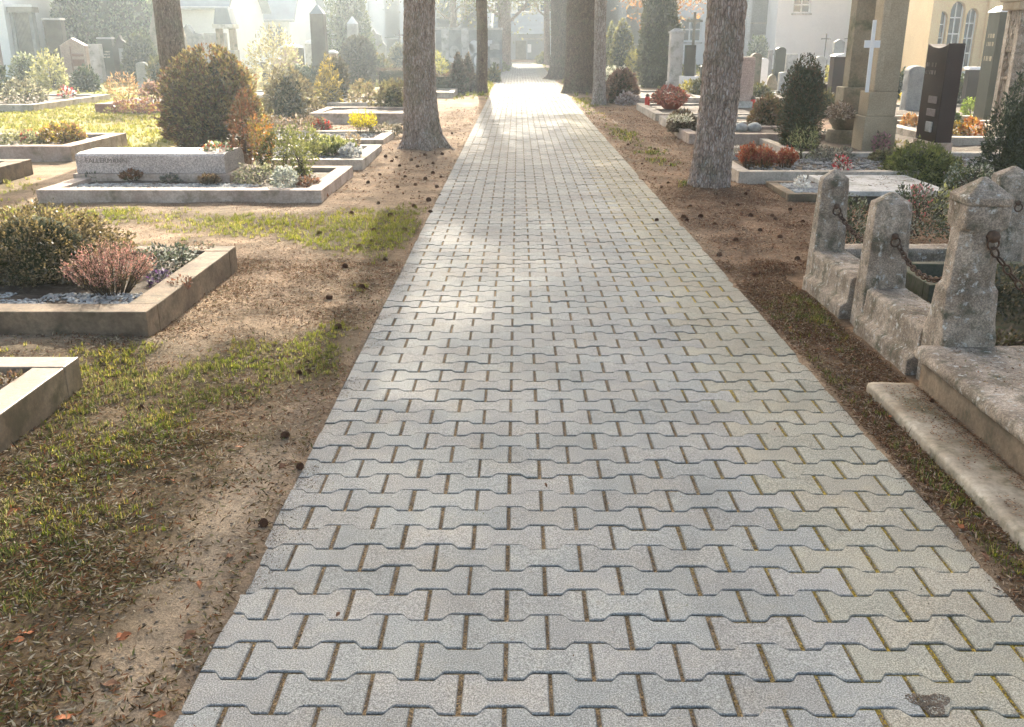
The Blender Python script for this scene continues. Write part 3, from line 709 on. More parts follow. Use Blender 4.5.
memorial_wall()

# right of the path
gravestone('tall pale pillar with a moulded square head left of the dark pillar', 'capped', 667, 682, 28, 92, 'pale_stone', .3, 'pale_stone', 'pale_stone', ph=.3)
def block_with_pillar():
    a, b = G(681, 93), G(697, 93); w = b.x-a.x; t = thing('gravestone', 'slim dark pillar standing on a white tapering block with yellow flowers before it', 'gravestone', ((a.x+b.x)/2, a.y, 0))
    z1 = Hz(689, 77, a.y).z; z2 = Hz(689, 45, a.y).z
    MB().box(-w/2, w/2, 0, w*.8, -.04, z1+.02, -.03, -.02).build('plinth', 'marble', t, bevel=.01)
    MB().box(-w*.3, w*.3, .06, .36, z1+.022, z2).build('stone', 'dark_stone', t, bevel=.01)
block_with_pillar()
cross('tall dark crucifix with a figure plate left of the straight grey tree', 691, 12, 84, 'bronze', .28, th=.08, fz=.35)
gravestone('pinkish square pillar on a wide pale block right of the straight grey tree', 'flat', 733, 753, 57, 113, 'pink_granite', .34, 'pale_stone', ph=.24)
gravestone('slim white stone with rounded head behind the pinkish pillar', 'arch', 757, 766, 58, 94, 'marble', .15)
gravestone('brown rounded headstone half hidden behind the pinkish pillar', 'arch', 749, 759, 53, 96, 'sandstone_dark', .2)
gravestone('thin grey upright slab between white and dark stones', 'flat', 766, 770, 50, 90, 'grey_stone', .15)
gravestone('glossy dark rounded headstone left of the small evergreen', 'arch', 773, 783, 47, 88, 'green_granite', .2, rz=0)
gravestone('small brown stone with ragged top before the glossy dark headstone', 'rough', 765, 777, 74, 92, 'sandstone_dark', .2, rough=.02)
gravestone('pale narrow stone just left of the small evergreen top', 'flat', 784, 795, 54, 86, 'pale_stone', .2)
gravestone('dark red brown headstone with curved white top right of the small evergreen', 'curve', 829, 849, 54, 110, 'brown_granite', .3, None, None, None, extra=lambda t, w, h, d: MB().prism([(w/2*math.cos(a)*1.05, h-.13*w+.15*w*math.sin(a)) for a in np.linspace(.2, math.pi-.2, 9)]+[(-w*.5, h-.1*w), (-w*.5+.0, h-.13*w), (w*.5, h-.13*w)], -.02, d+.02).build('cap', 'marble', t))
cross('thin dark ornate cross behind the small evergreen', 822, 34, 80, 'iron', .16, th=.03, fancy=True, fz=.45)
cross('thinnest dark cross, beside the red brown headstone', 844, 35, 78, 'iron', .13, th=.025, fancy=True, fz=.45)
gravestone('small pointed grey monument between the two thin dark crosses', 'gable', 831, 841, 39, 80, 'grey_stone', .25)
gravestone('low rounded white headstone behind the yellow bush', 'arch', 813, 824, 56, 84, 'pale_stone', .2)
gravestone('mottled rounded stone overgrown with yellow leaves, before the chapel', 'arch', 904, 921, 66, 116, 'grey_stone', .3, rough=.02)
gravestone('low dark headstone with white top before the chapel wall', 'flat', 963, 978, 70, 112, 'dark_granite', .2, None, 'marble')

def sandstone_monument():
    t = thing('double_pillar_monument', 'tall sandstone monument of two square pillars under one beam', 'monument', (0, 0, 0))
    a = G(859, 156); z_pl = Hz(880, 92, a.y).z; x0, y0 = a.x, a.y
    t.location = (x0+.02, y0, 0)
    w = .44; H = 3.3
    MB().box(0, w, 0, .42, -.05, z_pl*.62).build('plinth', 'sandstone', t, bevel=.015)
    MB().box(.03, w-.03, .03, .39, z_pl*.62+.002, z_pl, .0, .0).build('plinth', 'sandstone', t, bevel=.01)
    MB().box(.09, w-.02, .07, .36, z_pl+.002, H).build('pillar', 'sandstone', t, bevel=.01)
    MB().box(.09, .18, .055, .068, z_pl+.02, H-.02).build('pilaster_strip', 'sandstone', t)
    y1 = 1.25
    MB().box(.1, w+.06, y1, y1+.38, -.05, z_pl).build('plinth', 'sandstone_dark', t, bevel=.015)
    MB().box(.17, w+.0, y1+.06, y1+.32, z_pl+.002, H).build('pillar', 'sandstone_dark', t, bevel=.01)
    MB().box(-.05, w+.12, -.05, y1+.5, H+.002, H+.4).build('beam', 'sandstone', t, bevel=.02)
sandstone_monument()
def leaning_cross():
    p = Hz(865, 92, 12.78); q = Hz(874, 20, 12.78); m = Hz(869, 44, 12.78)
    t = thing('white_cross', 'white wooden cross leaning against the nearer sandstone pillar', 'cross', (p.x, 12.7, p.z))
    L = q.z-p.z
    MB().box(-.022, .022, 0, .03, 0, L).build('upright', 'frame_white', t, bevel=.003)
    z = m.z-p.z; MB().box(-.10, -.024, .002, .028, z-.045, z+.045).box(.024, .10, .002, .028, z-.045, z+.045).build('crossbar', 'frame_white', t, bevel=.003)
    t.rotation_euler = (R(-2), math.atan2(q.x-p.x, L), 0)
leaning_cross()
def urn():
    a = G(842, 146); t = thing('stone_urn', 'mossy round stone urn on a drum base beside the sandstone pillar', 'urn', (a.x, a.y, 0))
    MB().lathe([(.24, -.04), (.25, .02), (.245, .2), (.23, .24)], 28).build('drum_base', 'sandstone_dark', t, smooth=False, bevel=.006)
    MB().lathe([(.15, .242), (.16, .27), (.22, .34), (.235, .44), (.225, .5), (.19, .5), (.18, .46)], 28).build('bowl', 'sandstone_dark', t, smooth=True)
    return a
ua = urn()

def black_stone():
    c = G(932, 161); t = thing('gravestone', 'tall polished black brown headstone on a pale block with a bronze lamp niche', 'gravestone', (c.x, c.y, 0))
    D = .62; W = .21; zp = Hz(932, 143, c.y).z; zt = Hz(934, 44, c.y).z
    MB().box(-.02, W+.02, -.02, D+.02, -.05, zp).build('plinth', 'curb_pink', t, bevel=.012)
    MB().box(-.026, -.021, .2, .36, .03, zp*.62).build('niche', 'iron', t)
    MB().prism([(0, zp+.002), (D, zp+.002), (D, zt), (D*.75, zt-.035), (D*.45, zt-.05), (D*.2, zt-.03), (0, zt+.01)], .0, W, 'x').build('stone', 'brown_granite', t, bevel=.006)
    for z, h in ((zp+.48, .09), (zp+.32, .09)): MB().box(-.012, -.001, .1, .36, z, z+h).build('name_plate', 'plate_grey', t, bevel=.003)
    MB().box(-.02, -.001, .14, .32, zp+.12, zp+.25).build('photo_plate', 'pale_stone', t, bevel=.006)
    mb = MB(); rs = np.random.RandomState(4); marks(mb, .25, .6, zt-.28, 2, -.001, .05, rs, 'x'); mb.build('inscription', 'plate_grey', t)
black_stone()
def tall_black():
    c = G(982, 128); t = thing('gravestone', 'tall dark slab with gold lettering and white top left of the carved monument', 'gravestone', (c.x, c.y, 0))
    zt = Hz(985, 12, c.y).z
    MB().box(-.1, .5, -.06, .9, -.04, .12).build('plinth', 'pale_stone', t, bevel=.01)
    MB().box(0, .36, 0, .7, .122, zt).build('stone', 'green_granite', t, bevel=.01)
    MB().box(-.03, .39, -.03, .73, zt+.002, zt+.1, .12, .2).build('cap', 'marble', t, bevel=.01)
    mb = MB(); rs = np.random.RandomState(9)
    marks(mb, .1, .55, zt-.42, 2, -.001, .07, rs, 'x'); marks(mb, .1, .6, zt-.8, 1, -.001, .08, rs, 'x'); mb.build('inscription', 'gold_letters', t); t.scale = (.8, .6, 1)
tall_black()
def carved_monument():
    c = G(1000, 141); t = thing('carved_monument', 'pale ornate carved monument with pilasters at the right edge of the picture', 'monument', (c.x, c.y, 0))
    H = 2.4
    MB().box(-.1, 1.1, -.1, 1.15, -.05, .22).build('plinth', 'sandstone', t, bevel=.02)
    MB().box(0, .22, 0, .26, .222, 1.9).build('pilaster', 'weathered', t, bevel=.015)
    MB().box(0.02, .22, .80, 1.06, .222, 1.9).build('pilaster', 'weathered', t, bevel=.015)
    MB().box(.06, .9, .262, .798, .222, 1.3).build('panel', 'weathered', t, bevel=.01)
    mb = MB()
    for i in range(26):
        rs = np.random.RandomState(i); y = .3+.46*rs.rand(); z = .9+.9*rs.rand(); mb.lathe([(.001, z-.04), (.035, z-.015), (.035, z+.015), (.001, z+.04)], 7, (.045, y))
    MB().box(.03, .9, .262, .798, 1.302, 1.9).build('relief_panel', 'weathered', t, bevel=.01); mb.build('carved_leaves', 'weathered', t, smooth=True)
    MB().box(-.06, 1.0, -.06, 1.12, 1.902, 2.02).box(-.1, 1.04, -.1, 1.16, 2.022, 2.12).build('cornice', 'sandstone', t, bevel=.02)
    MB().box(0, .9, 0, 1.06, 2.122, H+.3).build('attic', 'sandstone_dark', t, bevel=.02); t.scale = (1, .45, 1)
carved_monument()

# ------------------------------------------------------------------ plots
stone_mat('curb_near', (.10, .07, .045), (.28, .21, .145), scale=4, moss=(.10, .08, .05), fine=60, rough=.42, bstr=.4, spec=.6)
pA = plot(-4.4, -1.965, 2.4, 3.93, .155, .14, 'curb_near', 'pale topped curbed grave nearest the camera at the left edge', fill=.03)
pB = plot(-4.9, -1.915, 4.60, 6.22, .17, .16, 'curb_brown', 'brown curbed grave with pink heather and white gravel', fill=.05)
pC = plot(-4.62, -1.88, 8.93, 10.75, .13, .16, 'curb_pink', 'pinkish curbed grave holding the long speckled stone block', fill=.045)
pD = plot(-3.9, -1.86, 11.3, 13.0, .13, .17, 'curb_light', 'pale curbed grave with fine grass and silver plant behind the long stone block', fill=.04)
pE = plot(-4.3, -1.95, 13.75, 15.2, .12, .17, 'curb_light', 'pale curbed grave with yellow tuft just left of the stout grey tree', fill=.04)
pF = plot(-3.85, -1.95, 17.7, 19.4, .2, .16, 'curb_pink', 'raised pinkish grave bed under the low bushes left of the stout grey tree', fill=.04)
pG = plot(-9.5, -5.72, 12.1, 13.9, .2, .2, 'curb_pink', 'raised grave with yellow flowering heath on the left lawn', fill=.04)
pH = plot(-8.4, -5.6, 9.1, 10.85, .19, .2, 'curb_brown', 'dark curbed grave cut by the left edge beside the lawn', fill=.05)
pI = plot(-14.5, -10.4, 20.6, 24.6, .16, .2, 'curb_light', 'low grave with snowy shrubs before the tall dark slab', fill=.04)
pJ = plot(-8.9, -6.4, 20.2, 22.4, .2, .2, 'red_stone', 'red brown edged grave with dry grasses before the dark headstones', fill=.02)
pK = plot(-8.3, -6.2, 24.6, 27, .14, .2, 'curb_light', 'pale stepped grave bed before the pinkish headstone', fill=.04)
pL = plot(-4.2, -2.0, 21.2, 23.6, .16, .16, 'curb_light', 'curbed grave under the conical evergreens left of the stout tree', fill=.04)
pM = plot(-3.2, -1.7, 25.5, 27.5, .16, .16, 'curb_light', 'small white edged grave near the thin dark trunk', fill=.04)
q1 = plot(2.36, 6.3, 10.05, 11.9, .16, .14, 'curb_light', 'pale curbed grave with red heather right of the straight grey tree', fill=.05)
q2 = plot(2.60, 3.75, 8.98, 9.86, .09, .10, 'curb_brown', 'small brick edged grave with white pebbles beside the leftmost post', fill=.02, rough=True)
q3 = plot(2.55, 4.6, 14.2, 15.6, .16, .16, 'curb_pink', 'grave with two round white stones behind the straight grey tree', fill=.04)
q4 = plot(2.6, 4.6, 16.3, 17.7, .16, .18, 'curb_light', 'grave with a rounded brown bush left of the straight grey tree', fill=.04)
q5 = plot(2.62, 5.2, 18.3, 21.3, .15, .18, 'curb_light', 'grave with a red bowl planter beside the far right verge', fill=.04)
q6 = plot(3.6, 6.8, 12.35, 15.4, .1, .12, 'curb_light', 'wide grave around the double pillar monument', fill=.03)
q7 = plot(6.0, 9.5, 13.5, 16.5, .18, .2, 'curb_light', 'white edged grave behind the tall polished headstone', fill=.05)
q8 = plot(6.2, 9.8, 17.6, 21, .16, .2, 'curb_light', 'bright edged grave with orange and yellow leaves by the chapel side', fill=.05)
q9 = plot(2.5, 4.6, 23.5, 27, .14, .16, 'curb_light', 'grave under the dark cypress at the right verge', fill=.04)
q10 = plot(5.4, 8.4, 23.5, 27, .14, .16, 'curb_light', 'white edged grave behind the pinkish square pillar', fill=.04)

gravel(pA, -1.0, 1.0, .24, 1.3, .125, 3500, .011, 'pebble_grey', 1)
gravel(pB, -1.3, 1.3, .18, .52, .125, 2600, .012, 'pebble_white', 2, lambda x, y: (fbm(x, y, .25, 2)+.5*(.50-y)) > .5)
gravel(pC, -1.25, 1.25, .18, .78, .09, 3200, .014, 'pebble_white', 3, lambda x, y: (y < .55+.2*vn(x, y, .3)) & ((x < .55) | (vn(x, y, .2, 4) > .55)))
gravel(pD, -.8, .8, .2, 1.5, .10, 1200, .016, 'pebble_grey', 4)
gravel(q2, -.46, .46, .12, .76, .075, 2200, .017, 'pebble_white', 5)
gravel(q1, -1.7, 1.7, .2, 1.6, .115, 1800, .017, 'pebble_grey', 6)
gravel(pE, -.9, .9, .2, 1.2, .085, 1200, .018, 'pebble_grey', 7)

def long_stone():
    p = Hz(74.5, 154, 9.82); q = Hz(224, 157, 9.82)
    t = thing('long_grave_stone', 'long low speckled granite block with rounded back lying on the pinkish curbed grave', 'gravestone', ((p.x+q.x)/2, 9.82, .05)); w = q.x-p.x
    MB().box(-w/2-.04, w/2+.05, -.03, .78, 0, .115).build('plinth', 'curb_pink', t, bevel=.008)
    MB().prism([(0, .117), (.72, .117), (.72, .24), (.69, .285), (.62, .315), (.5, .325), (.12, .325), (.03, .315), (0, .295)], -w/2, w/2, 'x').build('block', 'granite_speckled', t, bevel=.004)
    cu = bpy.data.curves.new('inscription', 'FONT'); cu.body = 'FALLERMANN'; cu.size = .068; cu.extrude = .003; cu.space_character = 1.05
    tmp = bpy.data.objects.new('inscription', cu); COL.objects.link(tmp); dg = bpy.context.evaluated_depsgraph_get()
    me = bpy.data.meshes.new_from_object(tmp.evaluated_get(dg)); bpy.data.objects.remove(tmp); me.name = 'inscription'; me.materials.clear()
    me.transform(Matrix.Translation((-w/2+.10, -.002, .225)) @ Matrix.Rotation(math.pi/2, 4, 'X'))
    link('inscription', me, 'letter_dark', t)
    return t
long_stone()
def flat_slab():
    t = thing('grave_slab', 'flat pale granite slab strewn with leaves behind the stone posts', 'grave slab', (3.1, 8.86, 0))
    MB().box(0, .93, 0, 1.05, -.03, .09).build('bed', 'dark_stone', t, bevel=.01)
    MB().box(-.03, .99, -.03, 1.08, .092, .14).build('slab', 'pale_stone', t, bevel=.006)
flat_slab(); PLOTS.append((3.1, 4.05, 8.86, 9.9))

# ------------------------------------------------------------------ the chained enclosure
def chamfer_ring(x0, x1, y0, y1, c, z):
    return [(x0+c, y0, z), (x1-c, y0, z), (x1, y0+c, z), (x1, y1-c, z), (x1-c, y1, z), (x0+c, y1, z), (x0, y1-c, z), (x0, y0+c, z)]
def enclosure():
    t = thing('grave_enclosure', 'weathered stone enclosure of low wall and chamfered posts beside the paved path', 'enclosure', (1.8, 3.8, 0))
    ox, oy = 1.8, 3.8
    PLOTS.append((1.78, 3.7, 1.0, 6.05)); PLOTS.append((1.56, 1.8, .8, 3.92))
    def post(x0, y0, w, h, seed, big=False):
        x0 -= ox; y0 -= oy; x1 = x0+w; y1 = y0+w; mb = MB(); m = (x0+x1)/2, (y0+y1)/2
        if big:
            e = .018
            rr = [chamfer_ring(x0-.022, x1+.022, y0-.022, y1+.022, .012, -.05), chamfer_ring(x0-.022, x1+.022, y0-.022, y1+.022, .012, .27), chamfer_ring(x0-.021, x1+.021, y0-.021, y1+.021, .04, .33),
                  chamfer_ring(x0-.019, x1+.019, y0-.019, y1+.019, .055, .47), chamfer_ring(x0-.002, x1+.002, y0-.002, y1+.002, .05, .50), chamfer_ring(x0+.003, x1-.003, y0+.003, y1-.003, .048, .73),
                  chamfer_ring(x0, x1, y0, y1, .012, .75), chamfer_ring(x0, x1, y0, y1, .008, .79), chamfer_ring(x0, x1, y0, y1, .008, h-.03)]
            mb.rings(rr); o = mb.build('post', 'weathered', t); weather(o, .014, .0011, 16, seed, .7)
            mc = MB().rings([chamfer_ring(x0-.002, x1+.002, y0-.002, y1+.002, .012, h-.033), chamfer_ring(x0-.006, x1+.006, y0-.006, y1+.006, .014, h), [(m[0]+(p[0]-m[0])*.1, m[1]+(p[1]-m[1])*.1, h+.075) for p in chamfer_ring(x0, x1, y0, y1, .01, 0)]])
            c = mc.build('cap', 'weathered', o); weather(c, .014, .0012, 16, seed+2, .7)
        else:
            rr = [chamfer_ring(x0-.012, x1+.012, y0-.012, y1+.012, .03, -.05), chamfer_ring(x0-.008, x1+.008, y0-.008, y1+.008, .04, .22), chamfer_ring(x0+.006, x1-.006, y0+.006, y1-.006, .045, h-.03),
                  chamfer_ring(x0+.01, x1-.01, y0+.01, y1-.01, .045, h), [(m[0]+(p[0]-m[0])*.12, m[1]+(p[1]-m[1])*.12, h+.05) for p in chamfer_ring(x0, x1, y0, y1, .03, 0)]]
            mb.rings(rr); o = mb.build('post', 'weathered', t); weather(o, .014, .0012, 16, seed, .7)
        rz = h-.16; yy = y0+(.012 if big else 0); xc = m[0]+(.03 if big else 0)
        r = MB().lathe([(.001, rz-.028), (.022, rz-.02), (.03, rz), (.022, rz+.02), (.001, rz+.028)] if big else [(.001, rz-.018), (.014, rz-.012), (.018, rz), (.014, rz+.012), (.001, rz+.018)], 14, (xc, yy-.012))
        r.build('iron_boss', 'rust_iron', o, smooth=True)
        mr = MB(); n = 16; pts = [Vector((xc+.024*math.cos(a), yy-.024, rz-.028+.024*math.sin(a))) for a in np.linspace(0, 6.28, n)]
        mr.tube(pts, .0045, 6).build('iron_ring', 'rust_iron', o, smooth=True)
        return Vector((xc+ox, yy+oy-.02, rz-.045))
    a3 = post(1.872, 3.87, .185, .875, 3, True)
    a2 = post(1.862, 4.80, .20, .69, 5); a1 = post(1.868, 5.72, .175, .69, 8); a4 = post(3.02, 5.85, .22, .69, 9); a5 = post(3.2, 3.87, .185, .875, 12, True)
    def wall(y0, y1, x0, nm, seed):
        x0 -= ox; o = MB().prism([(x0-.05, -.05), (x0+.22, -.05), (x0+.22, .235), (x0+.2, .25), (x0+.02, .25), (x0, .235), (x0-.008, .11), (x0-.045, .085)], y0-oy, y1-oy, 'y').build('low_wall', 'weathered', t)
        weather(o, .018, .0021, 14, seed, .7)
    wall(5.03, 5.73, 1.85, 'wall', 3); wall(4.10, 4.81, 1.86, 'wall', 6)
    o = MB().prism([(5.9-oy, -.05), (6.08-oy, -.05), (6.08-oy, .22), (5.9-oy, .22)], 2.02-ox, 3.2-ox, 'x').build('low_wall', 'weathered', t); weather(o, .05, .005, 7, 9)
    # platform with rounded nosing
    o = MB().box(1.775-ox, 3.4-ox, .6-oy, 3.86-oy, -.05, .165).build('platform', 'curb_brown', t); weather(o, .06, .003, 7, 14)
    o = MB().prism([(1.79-ox, .167), (3.42-ox, .167), (3.42-ox, .235), (1.765-ox, .235), (1.745-ox, .228), (1.735-ox, .205), (1.742-ox, .182), (1.762-ox, .17)], .6-oy, 3.868-oy, 'y').build('coping', 'weathered', t); weather(o, .022, .0020, 14, 15, .7)
    # soil inside
    n = 50; X, Y = np.meshgrid(np.linspace(2.03, 3.36, n), np.linspace(4.1, 5.92, n)); Z = .10+.05*fbm(X, Y, .3, 40)
    i = (np.arange(n-1)[:, None]*n+np.arange(n-1)[None]).ravel()
    np_mesh('soil', np.stack([X-ox, Y-oy, Z], -1).reshape(-1, 3), np.stack([i, i+1, i+n+1, i+n], 1), None, 'soil_mossy', t, True)
    return a1, a2, a3, a4, a5
A1, A2, A3, A4, A5 = enclosure()
def step_slab():
    t = thing('stone_step', 'long narrow worn step slab lying at the foot of the enclosure', 'step', (1.56, .7, 0))
    o = MB().prism([(0, -.04), (.2, -.04), (.2, .054), (.016, .055), (.004, .05), (-.002, .04)], 0, 3.19, 'y').build('slab', 'concrete', t); weather(o, .03, .0028, 9, 21)
step_slab()
def chain(label, a, b, sag, link_l=.05, name='iron_chain'):
    t = thing(name, label, 'chain', a); n = max(6, int((b-a).length*1.15/(link_l*.72))); mb = MB()
    def at(s): p = (b-a)*s; p = p+Vector((0, 0, -4*sag*s*(1-s))); return p
    for i in range(n):
        c = at((i+.5)/n); d = (at((i+1)/n)-at(i/n)).normalized(); u = d.orthogonal().normalized(); u = (Matrix.Rotation(i*math.pi/2+.4, 3, d) @ u)
        pts = [c+d*math.cos(q)*link_l*.5+u*math.sin(q)*link_l*.3 for q in np.linspace(0, 2*math.pi, 13)]
        mb.tube(pts, .0048, 5)
    mb.build('links', 'rust_iron', t, smooth=True)
chain('rusty chain hanging from the ball boss of the largest post', A3, A5, .42)
chain('rusty chain drooping from the middle post towards the largest post', A2+Vector((.02, 0, 0)), Vector((2.07, 4.06, .62)), .16, .042)
chain('rusty chain hanging between the two smaller posts', A1+Vector((.02, 0, 0)), Vector((2.11, 4.99, .52)), .12, .042)
def trough():
    t = thing('stone_trough', 'mossy green stone curb inside the chained enclosure', 'trough', (2.25, 4.95, .1))
    for bx in ((0, .95, 0, .07), (0, .95, .5, .57), (0, .07, .072, .498), (.88, .95, .072, .498)):
        o = MB().box(bx[0], bx[1], bx[2], bx[3], 0, .13).build('side', 'green_mossy', t, bevel=.006)
stone_mat('green_mossy', (.05, .05, .034), (.12, .115, .08), scale=5, moss=(.045, .065, .02), fine=60)
trough()
# ------------------------------------------------------------------ plants
_sd = [100]
def plant(label, px, yb, wpx, hpx, shape, cols, n, cat='shrub', name='shrub', leaf=None, z=0.0, ry=None, core=.0, aspect=.5, mat='leaf', up=None, lump=.18, stems=4, group=None, shell=.75):
    p = G(px, yb, z); _sd[0] += 1
    d = CAMROT @ Vector((0, 0, -1)); zc = (p-Vector((0, 0, CH))).dot(d); ppm = F/zc
    rx = wpx/2/ppm; h = hpx/ppm*1.0; ry = ry or rx
    p.y += ry*.6
    return shrub(name, label, cat, (p.x, p.y, z-.01), shape, rx, ry, h, n, leaf or max(.012, 3.4/ppm), cols, _sd[0], group, mat, aspect, core, stems, up, lump, shell)
def spikes(label, px, yb, wpx, hpx, n, z, tips, stemc, name='heather', cat='heather', group=None, leafl=.011, spread=.55, per=22, seed=5):
    p = G(px, yb, z); d = CAMROT @ Vector((0, 0, -1)); ppm = F/(p-Vector((0, 0, CH))).dot(d); r = wpx/2/ppm; h = hpx/ppm
    rs = np.random.RandomState(seed); t = thing(name, label, cat, (p.x, p.y+r*.5, z), 0, group)
    th = rs.rand(n)*6.28; q = np.sqrt(rs.rand(n)); B = np.stack([np.cos(th)*q*r*.35, np.sin(th)*q*r*.35, 0*q], 1)
    T = np.stack([np.cos(th)*q*r, np.sin(th)*q*r, h*(1-.45*q**2)*(.75+.3*rs.rand(n))], 1)
    s = rs.rand(n, per)**.7; s = .25+.75*s; P = B[:, None]*(1-s[..., None])+T[:, None]*s[..., None]; P[..., 2] -= 0
    P = P+rs.normal(size=P.shape)*.0035*h/.25; D = np.repeat((T-B)[:, None], per, 1).reshape(-1, 3); D /= np.linalg.norm(D, axis=1)[:, None]
    V, Q, C = leaf_quads(P.reshape(-1, 3), leafl, rs, tips, .55, None, .5, D)
    low = (s.ravel() < .5); c2 = np.array(stemc, float)[rs.randint(0, len(stemc), n*per)]; C = C.reshape(-1, 4, 3); C[low] = c2[low][:, None]
    np_mesh('flower_spikes', V, Q, C.reshape(-1, 3), 'petal', t)
    mb = MB()
    for i in range(0, n, 2): mb.tube([B[i], (B[i]+T[i])*.5+np.array([0, 0, h*.06]), T[i]*.97], [.0028, .0018, .001], 3)
    mb.build('stem', 'twig', t); return t
# left foreground
stone_mat('crumb', (.14, .10, .07), (.34, .27, .20), scale=12, fine=60)
spikes('pink heather with pale spikes in the brown curbed grave', 103, 300, 96, 58, 260, .12, PINKH, [(.10, .08, .035), (.07, .06, .03), (.16, .12, .06)], per=26, leafl=.0105)
plant('low spreading pale tipped juniper at the left end of the brown curbed grave', 18, 286, 190, 66, 'dome', [(.09, .07, .03), (.14, .11, .05), (.24, .19, .10), (.055, .045, .02)], 15000, leaf=.022, z=.12, ry=.42, core=.6, lump=.3, name='juniper')  # lighter leaf tones paint in the sunlit tips
plant('dark leafy ground plant at the back of the brown curbed grave', 158, 272, 72, 20, 'flat', [(.06, .075, .045), (.12, .13, .10), (.20, .21, .18), (.05, .045, .025)], 1100, leaf=.028, z=.12, name='ground_plant', cat='plant', stems=0)
plant('small brown green sedum near the right curb of the brown curbed grave', 190, 258, 50, 12, 'flat', [(.12, .11, .06), (.16, .11, .08), (.20, .19, .14)], 700, leaf=.022, z=.12, name='ground_plant', cat='plant', stems=0)
plant('tiny purple winter pansy beside the pink heather', 160, 284, 26, 12, 'dome', [(.12, .06, .16), (.06, .06, .05), (.25, .22, .28)], 240, leaf=.022, z=.12, name='pansy', cat='flower', stems=0)
plant('thin reddish sprigs right of the purple pansy', 178, 292, 24, 14, 'vase', [(.18, .08, .05), (.10, .06, .04)], 200, leaf=.018, z=.12, name='sprig', cat='plant')
plant('sparse dry weeds on the pale topped grave', 6, 385, 30, 10, 'flat', [(.16, .10, .06), (.12, .10, .05)], 250, leaf=.02, z=.125, name='weed', cat='plant', stems=0)
# on the long stone grave
plant('small green rosette before the long speckled block, at its left', 91, 181, 28, 8, 'flat', [(.09, .10, .05), (.14, .15, .09)], 260, z=.09, name='rosette', cat='plant', stems=0)
spikes('rust coloured grass tuft before the long speckled block', 131, 182, 24, 12, 60, .09, [(.22, .10, .05), (.16, .09, .04)], [(.10, .09, .03)], 'grass_tuft', 'grass tuft', per=14, leafl=.03, seed=8)
plant('low grey green cushion before the middle of the long speckled block', 168, 183, 20, 7, 'flat', [(.10, .10, .06), (.16, .15, .12)], 200, z=.09, name='rosette', cat='plant', stems=0)
spikes('brown grass tuft before the right end of the long speckled block', 208, 186, 22, 11, 60, .09, [(.20, .14, .09), (.15, .11, .06)], [(.12, .10, .06)], 'grass_tuft', 'grass tuft', per=14, leafl=.03, seed=9)
plant('flower arrangement with white bloom lying on the long speckled block', 216, 151, 30, 8, 'flat', [(.20, .24, .10), (.10, .14, .04), (.5, .12, .08), (.6, .6, .5)], 420, z=.375, name='flower_arrangement', cat='flowers', stems=0, ry=.12)
plant('narrow reddish dwarf conifer in a pot beside the long speckled block', 245, 158, 30, 62, 'column', [(.16, .07, .035), (.10, .06, .03), (.22, .10, .05), (.09, .07, .03)], 1500, z=.20, name='dwarf_conifer', mat='needle', aspect=.3, leaf=.05)
def pot(label, px, yb, r, h, mat='terracotta', name='flower_pot', z=0.08):
    p = G(px, yb, z); t = thing(name, label, 'pot', (p.x, p.y+r, z))
    MB().lathe([(r*.7, 0), (r*.95, h*.85), (r*1.08, h*.86), (r*1.08, h), (r*.9, h), (r*.85, h*.85)], 20).build('pot_body', mat, t, smooth=False); return t
pot('brown pot under the narrow reddish dwarf conifer', 244, 169, .085, .17, 'curb_brown')
plant('yellow and orange leaved shrub right of the reddish dwarf conifer', 262, 172, 26, 50, 'vase', [(.24, .18, .04), (.30, .14, .05), (.14, .12, .04)], 900, z=.09, name='shrub')
plant('pale leaved rosette plant at the right front of the long stone grave', 253, 184, 44, 18, 'dome', [(.28, .27, .17), (.20, .21, .11), (.35, .30, .24)], 700, z=.09, name='rosette', cat='plant', stems=0)
plant('whitish rounded silver shrub at the corner of the long stone grave', 284, 190, 22, 22, 'ball', [(.42, .43, .40), (.34, .36, .32), (.26, .28, .22)], 700, z=.09, name='silver_shrub', cat='plant', stems=0)
plant('dark green bush before the silver shrub on the long stone grave', 280, 172, 46, 42, 'dome', [(.06, .07, .02), (.10, .11, .03), (.16, .16, .05)], 1300, z=.09)
plant('yellow green airy bush right of the darker one on the long stone grave', 302, 176, 36, 46, 'vase', [(.16, .17, .05), (.22, .22, .08), (.12, .13, .04)], 1100, z=.09)
plant('reddish ground leaves in the right corner of the long stone grave', 306, 188, 30, 9, 'flat', [(.16, .08, .05), (.22, .12, .08), (.08, .06, .03)], 450, z=.09, name='ground_plant', cat='plant', stems=0)
spikes('fine pale green grass in the grave behind the long stone block', 328, 158, 56, 20, 150, .09, [(.22, .24, .08), (.28, .28, .12)], [(.14, .16, .05)], 'grass_tuft', 'grass tuft', per=12, leafl=.05, seed=10)
plant('silvery white plant beside the fine pale green grass', 350, 160, 20, 14, 'ball', [(.42, .43, .42), (.32, .33, .34)], 380, z=.09, name='silver_shrub', cat='plant', stems=0)
plant('dry tall stalks behind the silvery white plant', 353, 150, 14, 16, 'vase', [(.30, .24, .16), (.22, .18, .12)], 160, z=.09, name='stalks', cat='plant')
plant('low red flowers in the grave with the yellow tuft', 320, 131, 16, 10, 'ball', [(.40, .06, .05), (.25, .06, .04), (.07, .08, .03)], 220, z=.09, name='flower', cat='flower', stems=0)
spikes('bright yellow heather tuft left of the stout grey tree', 361, 134, 32, 24, 70, .09, [(.55, .48, .04), (.45, .38, .05)], [(.20, .17, .04)], per=16, leafl=.03, seed=11)
plant('brown ground cover left of the bright yellow tuft', 290, 133, 90, 14, 'flat', [(.10, .07, .04), (.16, .11, .07), (.10, .10, .05), (.24, .20, .16)], 1500, z=.07, ry=.5, name='ground_plant', cat='plant', stems=0)
